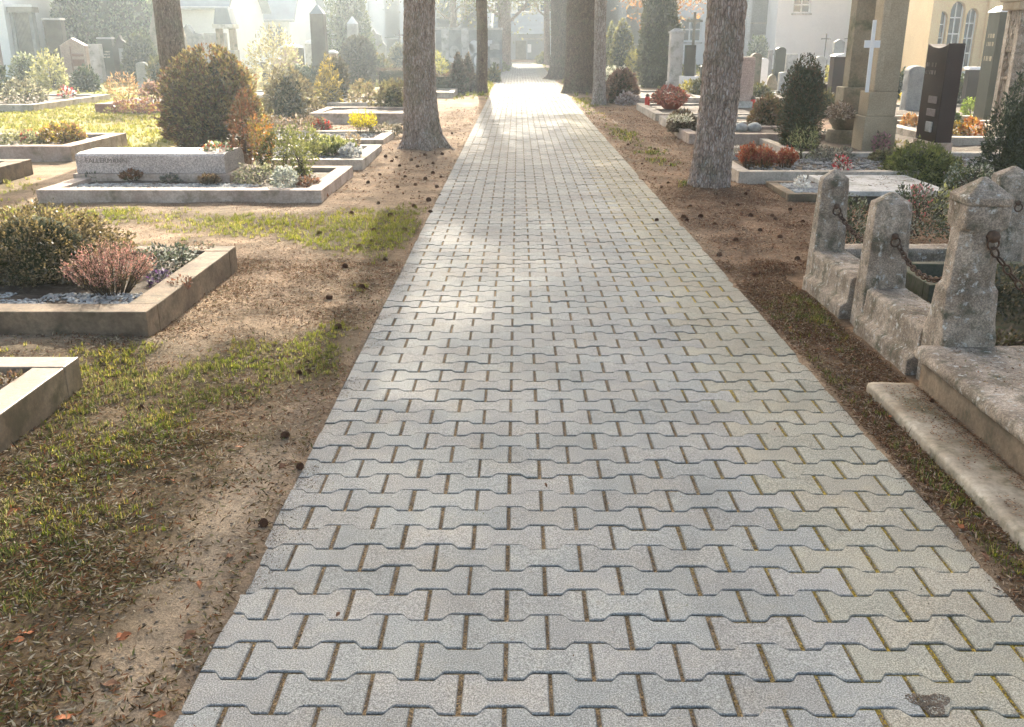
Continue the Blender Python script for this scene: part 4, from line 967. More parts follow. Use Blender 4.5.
plant('pale leafy ground cover right of the bright yellow tuft', 385, 135, 40, 9, 'flat', [(.22, .20, .16), (.12, .11, .07)], 600, z=.07, ry=.3, name='ground_plant', cat='plant', stems=0)
# bushes
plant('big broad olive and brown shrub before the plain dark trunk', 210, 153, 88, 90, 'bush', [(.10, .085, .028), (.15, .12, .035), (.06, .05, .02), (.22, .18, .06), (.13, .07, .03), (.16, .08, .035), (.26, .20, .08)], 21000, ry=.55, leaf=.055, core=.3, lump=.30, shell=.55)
plant('feathery brown green juniper right of the big broad shrub', 286, 120, 56, 46, 'dome', [(.10, .085, .035), (.14, .12, .05), (.07, .055, .025), (.20, .16, .08)], 3200, core=.6, name='juniper', lump=.3)
plant('pale wispy shrub above the feathery juniper', 272, 88, 60, 52, 'dome', [(.26, .24, .12), (.20, .18, .09), (.32, .28, .16)], 1800, lump=.35, shell=.4)
plant('golden yellow shrub with a lit right side left of the pointed topiary', 327, 109, 34, 46, 'cone', [(.34, .26, .05), (.26, .20, .05), (.12, .10, .035), (.20, .16, .05)], 1500, lump=.3)
plant('small pointed clipped yew before the round topiary', 337, 105, 22, 44, 'bush', [(.07, .06, .03), (.11, .085, .04), (.05, .045, .02)], 1800, core=.85, name='topiary', cat='topiary', lump=.06, shell=.95)
plant('large egg shaped clipped yew topiary left of the stout tree', 358, 86, 34, 46, 'bush', [(.03, .03, .014), (.045, .042, .018), (.07, .06, .028)], 4200, core=.88, name='topiary', cat='topiary', lump=.03, shell=.97)
plant('pale brown leafy bush under the egg shaped topiary', 362, 109, 30, 26, 'dome', [(.24, .19, .09), (.16, .12, .06), (.20, .18, .08)], 900, lump=.25)
plant('low green brown bush just left of the stout tree', 392, 116, 42, 32, 'dome', [(.12, .11, .045), (.17, .15, .06), (.08, .06, .03)], 1800, core=.5, lump=.25)
plant('rounded olive topiary between the stepped headstone and the stout tree', 400, 74, 24, 28, 'dome', [(.10, .095, .04), (.14, .13, .06)], 1100, core=.85, name='topiary', cat='topiary', lump=.06)
def hedge(label, px0, px1, yt, yb, dep, cols, n=1600):
    a, b = G(px0, yb), G(px1, yb); h = Hz(px0, yt, a.y).z; _sd[0] += 1
    shrub('hedge', label, 'hedge', ((a.x+b.x)/2, a.y+dep/2, 0), 'box', (b.x-a.x)/2, dep/2, h, n, .07, cols, _sd[0], None, 'leaf', .5, .93, 0, None, .1, 1)
BR = [(.05, .033, .018), (.08, .052, .03), (.04, .03, .016)]
hedge('low clipped brown hedge left of the stout tree', 378, 410, 70, 86, 1.2, BR)
hedge('low clipped brown hedge right of the stout tree', 428, 470, 76, 94, 1.2, BR)
plant('pointed clipped cone, left of two beside the thin dark trunk', 458, 94, 22, 38, 'cone', BR, 1500, core=.9, name='topiary', cat='topiary', lump=.04)
plant('pointed clipped cone, right of two beside the thin dark trunk', 468, 92, 18, 35, 'cone', BR, 1200, core=.9, name='topiary', cat='topiary', lump=.04)
plant('yellow lit shrub behind the right stout tree edge hedge', 436, 80, 20, 24, 'dome', [(.34, .32, .08), (.24, .24, .08)], 500, lump=.3)
plant('dark rounded ivy mound against the small headstones on the left', 140, 84, 36, 46, 'dome', [(.025, .035, .012), (.04, .05, .018), (.07, .075, .028)], 3600, core=.9, name='ivy_mound', cat='ivy', lump=.1)
plant('clump of dry orange grasses in the red brown edged grave', 122, 108, 30, 30, 'vase', [(.30, .18, .09), (.22, .14, .07), (.34, .26, .14)], 700, z=.15, name='grass_clump', cat='grass clump', aspect=.25)
plant('pinkish dry hydrangea in the red brown edged grave', 150, 106, 26, 22, 'dome', [(.26, .16, .13), (.32, .20, .17), (.16, .12, .07)], 500, z=.15, name='hydrangea')
plant('low red brown plants along the front of the red brown edged grave', 128, 112, 50, 10, 'flat', [(.18, .08, .055), (.14, .07, .05), (.24, .20, .07)], 700, z=.15, name='ground_plant', cat='plant', stems=0)
plant('yellow flowering heath in the raised grave on the left lawn', 55, 143, 42, 18, 'dome', [(.40, .30, .07), (.28, .20, .06), (.20, .12, .06), (.14, .14, .04)], 1400, z=.17, ry=.35, name='heath')
plant('bronze grass mound at the right of the yellow heath', 70, 141, 22, 15, 'dome', [(.26, .18, .09), (.20, .13, .07)], 500, z=.17, name='heath', aspect=.25)
plant('pale green mound left in the raised grave on the lawn', 14, 146, 44, 12, 'flat', [(.22, .22, .12), (.16, .16, .08)], 700, z=.17, name='ground_plant', cat='plant', stems=0)
plant('small red flowers beside the yellow heath', 27, 143, 14, 12, 'ball', [(.40, .10, .08), (.12, .12, .05)], 200, z=.17, name='flower', cat='flower', stems=0)
plant('rounded frosty green cushion shrub at the far left', 24, 88, 32, 32, 'dome', [(.10, .12, .05), (.22, .24, .13), (.30, .31, .20)], 1300, core=.6, lump=.1)
plant('yellowish leafy shrub right of the frosty cushion', 47, 90, 34, 34, 'dome', [(.28, .27, .11), (.20, .20, .08), (.34, .32, .17)], 1200, lump=.3)
plant('pale grey green clump in the low left grave', 18, 104, 42, 22, 'dome', [(.14, .14, .09), (.24, .23, .16), (.09, .08, .05)], 1000, z=.12, lump=.3)
plant('small white and red flowers beside a dark stone in the low left grave', 66, 98, 14, 10, 'dome', [(.6, .6, .6), (.4, .08, .08), (.1, .12, .05)], 160, z=.12, name='flower', cat='flower', stems=0)
plant('dark shrub at the left edge beyond the brown mottled stone', 0, 96, 14, 28, 'dome', DARKG, 500)
# right side
plant('tall dark cypress left of the pale moulded pillar', 658, 88, 40, 118, 'column', [(.045, .05, .022), (.065, .07, .03), (.09, .085, .04)], 6000, core=.85, name='cypress', cat='cypress', mat='needle', lump=.12)
plant('clipped cone shaped thuja with yellow edge left of the tall cypress', 622, 80, 24, 56, 'column', [(.08, .08, .035), (.11, .105, .045), (.20, .19, .06)], 2600, core=.88, name='thuja', cat='thuja', lump=.06)
plant('slimmer thuja left behind the clipped cone', 611, 76, 14, 48, 'column', [(.14, .14, .06), (.26, .25, .10)], 1200, core=.7, name='thuja', cat='thuja', lump=.1)
plant('low hedge with white blossoms beside the slim leaning trunk', 614, 82, 38, 13, 'flat', [(.6, .58, .5), (.5, .5, .4), (.12, .13, .06)], 1200, ry=.5, lump=.2)
plant('yellow shrub between the cone thuja and the tall cypress', 634, 82, 14, 28, 'vase', [(.36, .32, .10), (.26, .24, .09)], 500)
plant('round reddish brown shrub right of the slim leaning trunk', 622, 104, 36, 32, 'dome', [(.12, .07, .05), (.17, .10, .07), (.08, .055, .035)], 1900, core=.7, lump=.12)
plant('whitish small flowers at the foot of the reddish brown shrub', 628, 106, 22, 12, 'dome', [(.36, .33, .33), (.2, .16, .15)], 350, name='flower', cat='flower', stems=0)
MID = [('dusky green shrub filling the gap right of the wide yellow leaved shrub at far left', 84, 92, 26, 22, 'dome', DARKG, 900), ('brown green bush between red brown edged grave and the big shrub', 157, 92, 26, 30, 'dome', OLIVE, 900),
 ('dark bush before the square pale grey headstone', 226, 84, 30, 26, 'dome', OLIVE, 1000), ('dark green bush at the foot of the reddish brown pillar', 300, 90, 34, 20, 'dome', DARKG, 1100), ('dark bush at the foot of the very tall brown pillar', 318, 88, 22, 24, 'dome', OLIVE, 900),
 ('olive bush before the stepped grey headstone', 378, 80, 24, 22, 'dome', OLIVE, 900), ('low dark bush between the memorial wall and the cones', 442, 78, 22, 16, 'dome', DARKG, 700), ('green bush right of the thin dark trunk', 494, 82, 10, 14, 'dome', OLIVE, 400),
 ('dark bush left of the brown rounded headstone', 724, 92, 26, 22, 'dome', DARKG, 900), ('dark olive bush before the thin grey upright slab', 760, 102, 26, 16, 'dome', OLIVE, 800), ('green bush between evergreen and red brown headstone', 826, 118, 22, 24, 'dome', OLIVE, 900),
 ('dark bush behind the stone urn', 852, 100, 20, 24, 'dome', DARKG, 700), ('dark green bush between sandstone pillar and mottled stone', 902, 100, 18, 26, 'dome', DARKG, 800), ('dark bush behind the tall polished headstone', 966, 108, 26, 28, 'dome', DARKG, 900),
 ('brown bush beside the white tapering block', 702, 100, 18, 18, 'dome', OLIVE, 600)]
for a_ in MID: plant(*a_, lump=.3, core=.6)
MIDS = [('small grey headstone at the back of the red brown edged grave', 'arch', 138, 150, 62, 88, 'grey_stone'), ('low dark headstone right of the big shrub top', 'flat', 262, 274, 62, 84, 'dark_granite'), ('small pink headstone left of the reddish brown pillar', 'curve', 272, 282, 58, 80, 'pink_granite'),
 ('small dark headstone behind the low hedge', 'flat', 416, 424, 55, 76, 'dark_granite'), ('white low headstone at the left foot of the yellow lit shrub', 'curve', 426, 434, 60, 78, 'marble'), ('small dark headstone right of the tall cypress', 'flat', 700, 708, 66, 88, 'dark_granite'),
 ('low pale headstone between pinkish pillar and evergreen', 'curve', 778, 790, 72, 96, 'pale_stone'), ('small black headstone left of the red brown headstone', 'flat', 806, 816, 66, 92, 'dark_granite'), ('low pink headstone before the chapel side', 'curve', 940, 952, 84, 110, 'pink_granite'), ('small dark headstone behind the stone urn', 'flat', 818, 828, 84, 108, 'brown_granite')]
for a_ in MIDS: gravestone(*a_, .18)
def bowl():
    p = G(671, 109, .1); t = thing('bowl_planter', 'red terracotta bowl planter on the grave at the far right verge', 'planter', (p.x, p.y, .1))
    MB().lathe([(.14, 0), (.30, .14), (.36, .24), (.38, .245), (.38, .29), (.33, .29), (.31, .22)], 26).build('bowl', 'terracotta', t, smooth=False)
bowl()
plant('red brown flowers filling the terracotta bowl', 671, 104, 34, 16, 'dome', [(.20, .06, .045), (.28, .09, .06), (.12, .07, .04), (.34, .16, .12)], 800, z=.36, name='flower', cat='flower', stems=0)
def lantern(label, px, yb, z, h=.16):
    p = G(px, yb, z); t = thing('grave_lantern', label, 'lantern', (p.x, p.y, z))
    MB().lathe([(.045, 0), (.055, .01), (.055, h*.7), (.04, h*.78)], 14).build('glass_body', 'lantern_red', t, smooth=False)
    MB().lathe([(.045, h*.782), (.06, h*.8), (.03, h*.95), (.008, h)], 14).build('lid', 'bronze', t)
lantern('small red grave candle left of the terracotta bowl', 647, 107, .1, .28)
lantern('red grave candle beside the pinkish square pillar', 752, 113, .0, .36)
lantern('red grave candle left edge of the pinkish pillar block', 734, 96, .0, .4)
plant('yellow flowers before the white tapering block', 690, 99, 24, 16, 'dome', [(.42, .36, .08), (.28, .24, .08), (.14, .13, .05)], 500, name='flower', cat='flower')
plant('rounded brown bush in the grave left of the straight grey tree', 683, 132, 30, 20, 'dome', [(.10, .07, .045), (.15, .11, .06), (.20, .16, .10)], 1500, z=.1, core=.7, lump=.1)
plant('white flowers on top of the rounded brown bush', 681, 121, 26, 5, 'flat', [(.55, .53, .45), (.3, .3, .2)], 180, z=.34, name='flower', cat='flower', stems=0)
def round_stone(label, px, yb, z, r):
    p = G(px, yb, z); t = MB().lathe([(.01, 0), (r*.8, r*.1), (r, r*.5), (r*.8, r*.95), (r*.3, r*1.2), (.005, r*1.22)], 16).build('round_stone', 'pebble_white', None, smooth=True)
    t.location = p; tag(t, label, 'stone')
round_stone('white rounded stone, left of two on the grave behind the straight grey tree', 740, 132, .11, .12)
round_stone('white rounded stone, right of two on the grave behind the straight grey tree', 754, 132, .11, .12)
plant('orange brown dwarf conifer left of the dark green one', 768, 127, 32, 28, 'dome', [(.15, .09, .045), (.12, .10, .035), (.20, .13, .06)], 1600, name='dwarf_conifer', mat='needle', z=.1, core=.6)
plant('dark green upright dwarf conifer before the sandstone monument', 801, 153, 40, 88, 'bush', [(.03, .045, .02), (.045, .06, .025), (.075, .075, .03), (.10, .065, .03)], 7500, leaf=.045, core=.8, name='dwarf_conifer', mat='needle', aspect=.35, lump=.16)
plant('small yellow bush behind the dark green dwarf conifer', 824, 82, 13, 14, 'dome', [(.45, .40, .08), (.3, .28, .08)], 300)
plant('green grassy plant at the foot of the dark green dwarf conifer', 805, 161, 28, 30, 'vase', [(.16, .18, .07), (.12, .14, .05), (.22, .22, .10)], 500, z=.1, name='grass_clump', cat='grass clump', aspect=.2)
REDH = [(.34, .10, .055), (.40, .15, .08), (.28, .085, .05), (.36, .20, .10)]
spikes('red heather, leftmost of three in the grave right of the straight grey tree', 750, 170, 26, 26, 90, .1, REDH, [(.20, .10, .05)], per=16, leafl=.03, seed=21)
spikes('red heather, middle of three in the grave right of the straight grey tree', 766, 171, 26, 24, 90, .1, REDH, [(.24, .14, .06)], per=16, leafl=.03, seed=22)
spikes('red heather, rightmost of three in the grave right of the straight grey tree', 787, 170, 26, 22, 90, .1, REDH, [(.20, .10, .05)], per=16, leafl=.03, seed=23)
plant('white flowering cushion in the left corner of the red heather grave', 740, 159, 22, 12, 'dome', [(.5, .46, .44), (.3, .28, .22)], 320, z=.1, name='flower', cat='flower', stems=0)
plant('grey leafy ground cover before the urn', 838, 165, 50, 14, 'flat', [(.10, .10, .07), (.18, .18, .15), (.07, .06, .04)], 900, z=.08, ry=.4, name='ground_plant', cat='plant', stems=0)
plant('dry leaves and flowers filling the stone urn', 842, 118, 26, 14, 'dome', [(.20, .15, .11), (.12, .09, .06), (.36, .32, .28)], 500, z=.47, name='flower', cat='flower', stems=0)
plant('pink flower head rising above the low shrub at the pillar foot', 881, 158, 16, 22, 'vase', [(.45, .22, .24), (.34, .16, .18), (.14, .12, .07)], 260, name='flower', cat='flower')
plant('low brown green shrub at the foot of the sandstone pillar', 886, 172, 34, 20, 'dome', [(.12, .12, .05), (.08, .07, .035), (.18, .16, .08)], 1300, core=.4)
plant('spreading green juniper behind the stone posts', 932, 188, 78, 36, 'dome', [(.12, .14, .035), (.17, .19, .05), (.08, .09, .03), (.22, .22, .07)], 10000, leaf=.04, core=.6, ry=.55, name='juniper', mat='needle', lump=.3, aspect=.35)
plant('yellowish dry grass clump left of the polished headstone block', 900, 156, 30, 14, 'dome', [(.34, .30, .14), (.26, .22, .10)], 500, name='grass_clump', cat='grass clump', aspect=.25)
plant('bright green shrub beside the tall polished headstone', 972, 123, 18, 22, 'vase', [(.16, .22, .05), (.22, .27, .07)], 500)
plant('orange leaved plant right of the tall polished headstone', 974, 138, 22, 18, 'dome', [(.40, .17, .05), (.34, .22, .06), (.28, .10, .04)], 500, z=.1)
plant('yellow leaved plant between polished headstone and orange plant', 957, 137, 18, 14, 'dome', [(.40, .28, .05), (.3, .22, .05), (.16, .13, .05)], 400, z=.1)
plant('dark green low mound behind the yellow leaved plant', 955, 128, 16, 14, 'dome', GREEN, 400, z=.1)
plant('yellow leafy shrub left of the tall polished headstone', 909, 112, 16, 22, 'vase', [(.42, .34, .06), (.32, .26, .06), (.14, .13, .05)], 500)
plant('orange autumn ground plant left of the polished headstone base', 911, 134, 18, 18, 'dome', [(.34, .16, .06), (.28, .19, .09)], 420, name='ground_plant', cat='plant')
plant('dark spreading conifer with drooping boughs at the right edge', 1019, 196, 64, 100, 'dome', [(.02, .032, .014), (.035, .048, .018), (.06, .075, .035)], 7500, leaf=.045, core=.45, name='conifer', cat='conifer', mat='needle', lump=.4, aspect=.3)
plant('small glossy cotoneaster twigs above the largest post', 978, 191, 60, 24, 'flat', [(.04, .06, .02), (.10, .12, .06), (.30, .32, .26)], 700, leaf=.03, z=.12, name='cotoneaster', stems=6)
# inside the enclosure
plant('dark glossy ground shrub between the two smaller posts', 850, 247, 50, 46, 'flat', [(.05, .065, .025), (.09, .10, .05), (.20, .21, .16), (.04, .035, .02)], 1500, leaf=.026, z=.13, ry=.3, name='cotoneaster', stems=6)
plant('dark glossy cotoneaster mat between middle and largest posts', 925, 236, 66, 44, 'flat', [(.05, .065, .025), (.09, .10, .05), (.22, .23, .18), (.04, .035, .02)], 2200, leaf=.026, z=.13, ry=.3, name='cotoneaster', stems=6)
plant('yellow green leafy tuft against the left edge of the largest post', 947, 222, 22, 32, 'vase', [(.34, .34, .12), (.24, .26, .09)], 260, leaf=.03, z=.16, name='leafy_tuft', cat='plant')
plant('pink blossom with long leaves between middle and largest posts', 921, 216, 20, 28, 'vase', [(.55, .20, .20), (.45, .15, .16), (.16, .17, .08)], 130, leaf=.04, z=.22, name='flower', cat='flower')
plant('dark low ground cover right of the largest post', 1020, 318, 80, 40, 'flat', [(.035, .04, .018), (.06, .06, .03), (.11, .09, .05)], 2600, leaf=.024, z=.16, ry=.35, name='ground_plant', cat='plant', stems=0)
plant('mossy brown ground cover under the chain', 1010, 350, 60, 14, 'flat', [(.07, .065, .025), (.10, .07, .04)], 1200, leaf=.02, z=.20, ry=.12, name='ground_plant', cat='plant', stems=0)
plant('red and white flower behind the leftmost stone post', 843, 170, 16, 12, 'ball', [(.5, .06, .08), (.5, .45, .42), (.1, .1, .05)], 240, z=.16, name='flower', cat='flower', stems=0)
plant('white blossom on the brick edged pebble grave', 803, 187, 14, 10, 'dome', [(.7, .7, .68), (.5, .48, .45)], 160, z=.1, name='flower', cat='flower', stems=0)

# ------------------------------------------------------------------ pine cones and fallen leaves
def cone_mesh():
    rs = np.random.RandomState(1); V = []; T = []; n = 0
    for i in range(85):
        q = i/84; a = i*2.399; z = .004+.05*q; r = .021*math.sin(math.pi*min(.97, .12+q*.86))**.6
        o = np.array([math.cos(a), math.sin(a), 0]); s_ = np.array([-math.sin(a), math.cos(a), 0]); u = np.array([0, 0, 1.0])
        L = r*1.0+.004; w = .0062*(1-.4*q)
        b = o*r*.25+u*z; tip = o*(L+.005)+u*(z+.004+.006*q)
        V += [b-s_*w*.5, b+s_*w*.5, tip+s_*w*.7-u*.001, tip+o*.002+u*.0025, tip-s_*w*.7-u*.001, b+u*.004]
        T += [(n, n+1, n+2, n+4), (n+4, n+2, n+3, n+3)[:3]+(n+3,), (n+5, n+4, n+3, n+3)[:3]+(n+3,), ]
        n += 6
    fs = []
    for t_ in T:
        f = []
        for k in t_:
            if k not in f: f.append(k)
        fs.append(tuple(f))
    me = bpy.data.meshes.new('pine_cone'); me.from_pydata([tuple(v) for v in V], [], fs)
    me.transform(Matrix.Translation((0, 0, -.027))); me.materials.append(MATS['cone_brown']); return me
CM = cone_mesh()
def put_cone(px, py, label, group, s=1.0, on=None):
    p = G(px, py); z = float(gz(p.x, p.y)) if on is None else on
    o = bpy.data.objects.new('pine_cone', CM); COL.objects.link(o); s *= (.75 if py > 300 else 1)* random.uniform(.45, .7)
    o.location = (p.x, p.y, z+.012*s); o.rotation_euler = (R(random.uniform(60, 120)), random.uniform(-.3, .3), random.uniform(0, 6.28)); o.scale = (s,)*3
    tag(o, label, 'pine cone', group)
for px, py in [(308, 376), (263, 527), (141, 409), (371, 245), (374, 232), (390, 218), (398, 190), (405, 178), (411, 162), (386, 160), (397, 160), (392, 163), (442, 157), (437, 188), (441, 178), (429, 202), (433, 174), (320, 235), (335, 173), (433, 165), (416, 187), (300, 377), (437, 152), (425, 158), (414, 208), (300, 470), (285, 440), (330, 300), (345, 270), (360, 250), (352, 215), (378, 205), (368, 185), (400, 168), (425, 180), (440, 195), (430, 212), (404, 232), (385, 262), (362, 290), (338, 330), (446, 148), (452, 135), (418, 168), (380, 176)]:
    put_cone(px, py, 'dark pine cone lying on the bare earth of the left verge', 'pine cones on the left verge', 1.25)
for px, py in [(662, 190), (652, 196), (683, 219), (687, 222), (701, 219), (715, 226), (751, 218), (772, 217), (775, 220), (803, 223), (748, 196), (745, 199), (661, 220), (722, 206), (738, 208), (760, 232), (790, 212), (780, 240), (735, 243), (642, 165), (628, 146), (655, 150), (606, 109), (610, 112), (720, 257), (797, 262), (754, 277), (715, 199), (690, 208), (668, 186)]:
    put_cone(px, py, 'dark pine cone lying on the needle strewn earth of the right verge', 'pine cones on the right verge', 1.15)
put_cone(929, 418, 'small pine cone lying on the worn step slab', 'pine cones on the step', .8, .075)
put_cone(1000, 467, 'pine cone half hidden at the back of the step slab', 'pine cones on the step slab end', .8, .075)
put_cone(657, 221, 'pine cone on the right edge of the paving near the straight grey tree', 'pine cones on the paving', 1, .003)
def leaf_mesh():
    V = []; Fc = []; n = 9
    for i in range(n):
        t = i/(n-1); w = .016*math.sin(math.pi*t**.8)*(1 if i % 2 else .8)+.0004; x = (t-.5)*.06; V += [(x, -w, .006*math.sin(t*5)+w*.35), (x, 0, .004*math.sin(t*4)), (x, w, .004*math.cos(t*6)+w*.3)]
    for i in range(n-1):
        a = i*3; Fc += [(a, a+1, a+4, a+3), (a+1, a+2, a+5, a+4)]
    V += [(.03, -.001, .003), (.03, .001, .003), (.052, .0, .008)]; Fc.append((27, 28, 29))
    me = bpy.data.meshes.new('fallen_leaf'); me.from_pydata(V, [], Fc)
    return me
plain('leaf_orange', (.36, .12, .045), .7, .3, var=.3, scale=50); plain('leaf_brown', (.16, .08, .045), .8, .2, var=.4, scale=50)
LM = [leaf_mesh(), leaf_mesh()]
for m_, k in zip(LM, ('leaf_orange', 'leaf_brown')): m_.materials.append(MATS[k])
def put_leaf(px, py, k, label, group, s=1.0, zz=None):
    p = G(px, py); o = bpy.data.objects.new('fallen_leaf', LM[k]); COL.objects.link(o)
    o.location = (p.x, p.y, (float(gz(p.x, p.y)) if zz is None else zz)+.006); o.rotation_euler = (random.uniform(-.3, .3), random.uniform(-.3, .3), random.uniform(0, 6.28)); o.scale = (s*random.uniform(.45, .8),)*3
    tag(o, label, 'leaf', group)
for px, py in [(160, 720), (120, 642), (30, 640), (66, 725), (240, 452), (135, 497), (200, 588), (125, 643), (20, 648), (12, 516), (170, 486)]:
    put_leaf(px, py, 0, 'orange fallen leaf lying in the grass left of the path', 'orange leaves left of the path')
for px, py in [(55, 470), (90, 560), (150, 610), (80, 600), (210, 500), (230, 560), (40, 690), (110, 690), (190, 640), (282, 470), (262, 420), (180, 440), (320, 345), (350, 300)]:
    put_leaf(px, py, 1, 'curled brown fallen leaf lying in the litter left of the path', 'brown leaves left of the path')
for px, py in [(872, 480), (905, 452), (925, 500), (950, 555), (845, 385), (960, 530), (985, 560), (826, 352), (790, 330), (1000, 590), (890, 420)]:
    put_leaf(px, py, 1 if px % 2 else 0, 'fallen leaf lying on the earth between path and step slab', 'leaves right of the path')
for px, py, n_ in [(546, 487, 'dark crumb of leaf on the paving near its middle'), (338, 617, 'dry leaf fragment on the paving near its lower left edge'), (775, 431, 'small brown leaf on a paver at the right of the path')]:
    put_leaf(px, py, 1, n_, None, .5, .002)
# ------------------------------------------------------------------ grass and litter
def grass():
    rs = np.random.RandomState(17)
    def region(x0, x1, y0, y1, n, h, w, thr=.18, blown=.6):
        x = x0+(x1-x0)*rs.rand(n); y = y0+(y1-y0)*rs.rand(n); g = grassy(x, y)
        keep = (rs.rand(n) < np.clip((g-thr)*1.6, 0, 1)) & outside_plots(x, y, .01) & ~((x > X0-.02) & (x < XR+.01))
        x, y, g = x[keep], y[keep], g[keep]
        # gather blades into tufts
        k = len(x); c = rs.randint(0, max(1, k), k); d = np.hypot(x[c]-x, y[c]-y)
        j = np.arange(k); q = (j//9)*9; q = np.minimum(q, k-1); px_, py_ = x[q], y[q]
        x = px_+rs.normal(size=k)*.012*h/.04; y = py_+rs.normal(size=k)*.012*h/.04
        z = gz(x, y)-.003; hh = h*(.45+.9*rs.rand(k))*(.6+.6*np.clip(g, 0, 1)); a = rs.rand(k)*6.28; b = rs.rand(k)*blown+.15
        dx, dy = np.cos(a), np.sin(a); ww = w*(.7+.6*rs.rand(k)); sx, sy = -dy*ww, dx*ww
        B0 = np.stack([x-sx, y-sy, z], 1); B1 = np.stack([x+sx, y+sy, z], 1)
        M0 = np.stack([x+dx*hh*b*.45-sx*.7, y+dy*hh*b*.45-sy*.7, z+hh*.6], 1); M1 = np.stack([x+dx*hh*b*.45+sx*.7, y+dy*hh*b*.45+sy*.7, z+hh*.6], 1)
        T = np.stack([x+dx*hh*b*1.3, y+dy*hh*b*1.3, z+hh*(1-.25*b)], 1)
        V = np.stack([B0, B1, M1, M0, T], 1).reshape(-1, 3); i = np.arange(k)*5
        tri = np.concatenate([np.stack([i, i+1, i+2], 1), np.stack([i, i+2, i+3], 1), np.stack([i+3, i+2, i+4], 1)])
        cols = np.array([(.075, .10, .020), (.12, .145, .032), (.05, .07, .016), (.20, .20, .05), (.34, .29, .14), (.26, .19, .10)])
        pr = rs.rand(k); n1 = fbm(x, y, .4, 51)
        ci = np.where(pr < .68+.6*(n1-.5), rs.randint(0, 4, k), rs.randint(4, 6, k)); C = cols[ci]*(.8+.45*rs.rand(k))[:, None]*(.55+.95*fbm(x, y, .22, 57))[:, None]*np.where(fbm(x, y, .3, 59)[:, None] > .52, np.array([1.15, 1.15, .85]), np.array([.9, .95, .95]))
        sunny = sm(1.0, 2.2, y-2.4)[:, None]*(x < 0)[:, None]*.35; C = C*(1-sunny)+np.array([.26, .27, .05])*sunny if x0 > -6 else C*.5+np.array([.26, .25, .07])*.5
        return V, tri, np.repeat(C, 5, 0)
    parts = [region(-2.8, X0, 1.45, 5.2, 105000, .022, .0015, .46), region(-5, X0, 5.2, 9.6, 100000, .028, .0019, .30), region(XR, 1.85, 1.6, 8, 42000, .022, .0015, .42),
             region(XR, 2.6, 8, 26, 30000, .045, .0045, .3), region(-10, -1, 9.0, 13, 30000, .04, .004), region(-16, -4.4, 10, 26, 110000, .05, .006), region(-1.9, X0, 9.6, 40, 14000, .05, .007),
             region(-25, 25, 26, 60, 60000, .08, .02, blown=.9)]
    off = 0; Vs, Ts, Cs = [], [], []
    for V, t, c in parts: Vs.append(V); Ts.append(t+off); Cs.append(c); off += len(V)
    o = np_mesh('grass', np.concatenate(Vs), np.concatenate(Ts), np.concatenate(Cs), 'blade')
    tag(o, 'short patchy grass beside the path', 'grass', kind='stuff')
grass()
def litter():
    rs = np.random.RandomState(23); Vs, Cs = [], []
    def reg(x0, x1, y0, y1, n, size, cols, aspect, thin=None):
        x = x0+(x1-x0)*rs.rand(n); y = y0+(y1-y0)*rs.rand(n); d = fbm(x, y, .3, 61)
        keep = (rs.rand(n) < np.clip(d*1.7-.35, .05, 1)) & outside_plots(x, y, .0) & ~((x > X0+.01) & (x < XR-.005))
        if thin is not None: keep &= rs.rand(n) < thin(x, y)
        x, y = x[keep], y[keep]; P = np.stack([x, y, gz(x, y)+.002+.006*rs.rand(len(x))], 1)
        V, Q, C = leaf_quads(P, size, rs, cols, aspect, None, .4, None, .72); Vs.append(V); Cs.append(C)
    need = [(.22, .11, .06), (.13, .06, .035), (.32, .20, .12), (.42, .32, .22), (.07, .04, .025), (.17, .08, .05)]
    dark = [(.10, .06, .03), (.17, .115, .05), (.30, .23, .13), (.05, .035, .02), (.12, .13, .045), (.46, .39, .28), (.22, .10, .05)]
    bare = lambda x, y: 1-.85*hump(x, y, -.92, 2.4, .13, 1.3)
    reg(-2.7, X0, 1.45, 3.4, 110000, .023, dark, .2, bare); reg(-3.5, X0, 1.45, 7, 1500, .075, [(.06, .04, .025), (.12, .08, .05)], .05); reg(XR, 3, 1.6, 10, 1500, .075, [(.06, .04, .025), (.12, .08, .05)], .05); reg(-2.7, X0, 3.4, 6.5, 70000, .021, need+dark, .22, bare); reg(-5, X0, 5, 9, 45000, .02, need, .25)
    reg(XR, 1.85, 1.6, 6.5, 80000, .021, need[:5]+dark[:2], .2); reg(XR, 3.6, 6, 10, 90000, .026, need, .22); reg(XR, 3.2, 10, 22, 26000, .035, need, .35); reg(-4, X0, 9, 22, 26000, .035, need, .35)
    def on(x0, x1, y0, y1, z, n, size, cols, k=.3):
        x = x0+(x1-x0)*rs.rand(n); y = y0+(y1-y0)*rs.rand(n); g = fbm(x, y, .3, 77) > k; x, y = x[g], y[g]
        V, Q, C = leaf_quads(np.stack([x, y, z+.003*rs.rand(len(x))], 1), size, rs, cols, .4, None, .3, None, .9); Vs.append(V); Cs.append(C)
    on(1.60, 1.76, 1.5, 3.84, .058, 2600, .011, need, .42); on(1.70, 1.765, 1.5, 3.8, .060, 2500, .009, need, .3); on(1.78, 3.0, 1.7, 3.82, .240, 1800, .014, need+dark, .5); on(3.12, 4.02, 8.9, 9.9, .143, 500, .03, dark, .45)
    on(1.87, 2.06, 4.1, 5.72, .256, 900, .012, dark, .45)
    # a few bits blown onto the stones
    x = X0+(XR-X0)*rs.rand(420); y = 1.5+rs.rand(420)**1.5*16; P = np.stack([x, y, .004+0*x], 1); V, Q, C = leaf_quads(P, .009, rs, dark, .4, None, .3, None, .9); Vs.append(V); Cs.append(C)
    V = np.concatenate(Vs); o = np_mesh('leaf_litter', V, np.arange(len(V)).reshape(-1, 4), np.concatenate(Cs), 'litter')
    tag(o, 'brown needles and leaf litter on the verges', 'leaf litter', kind='stuff')
litter()
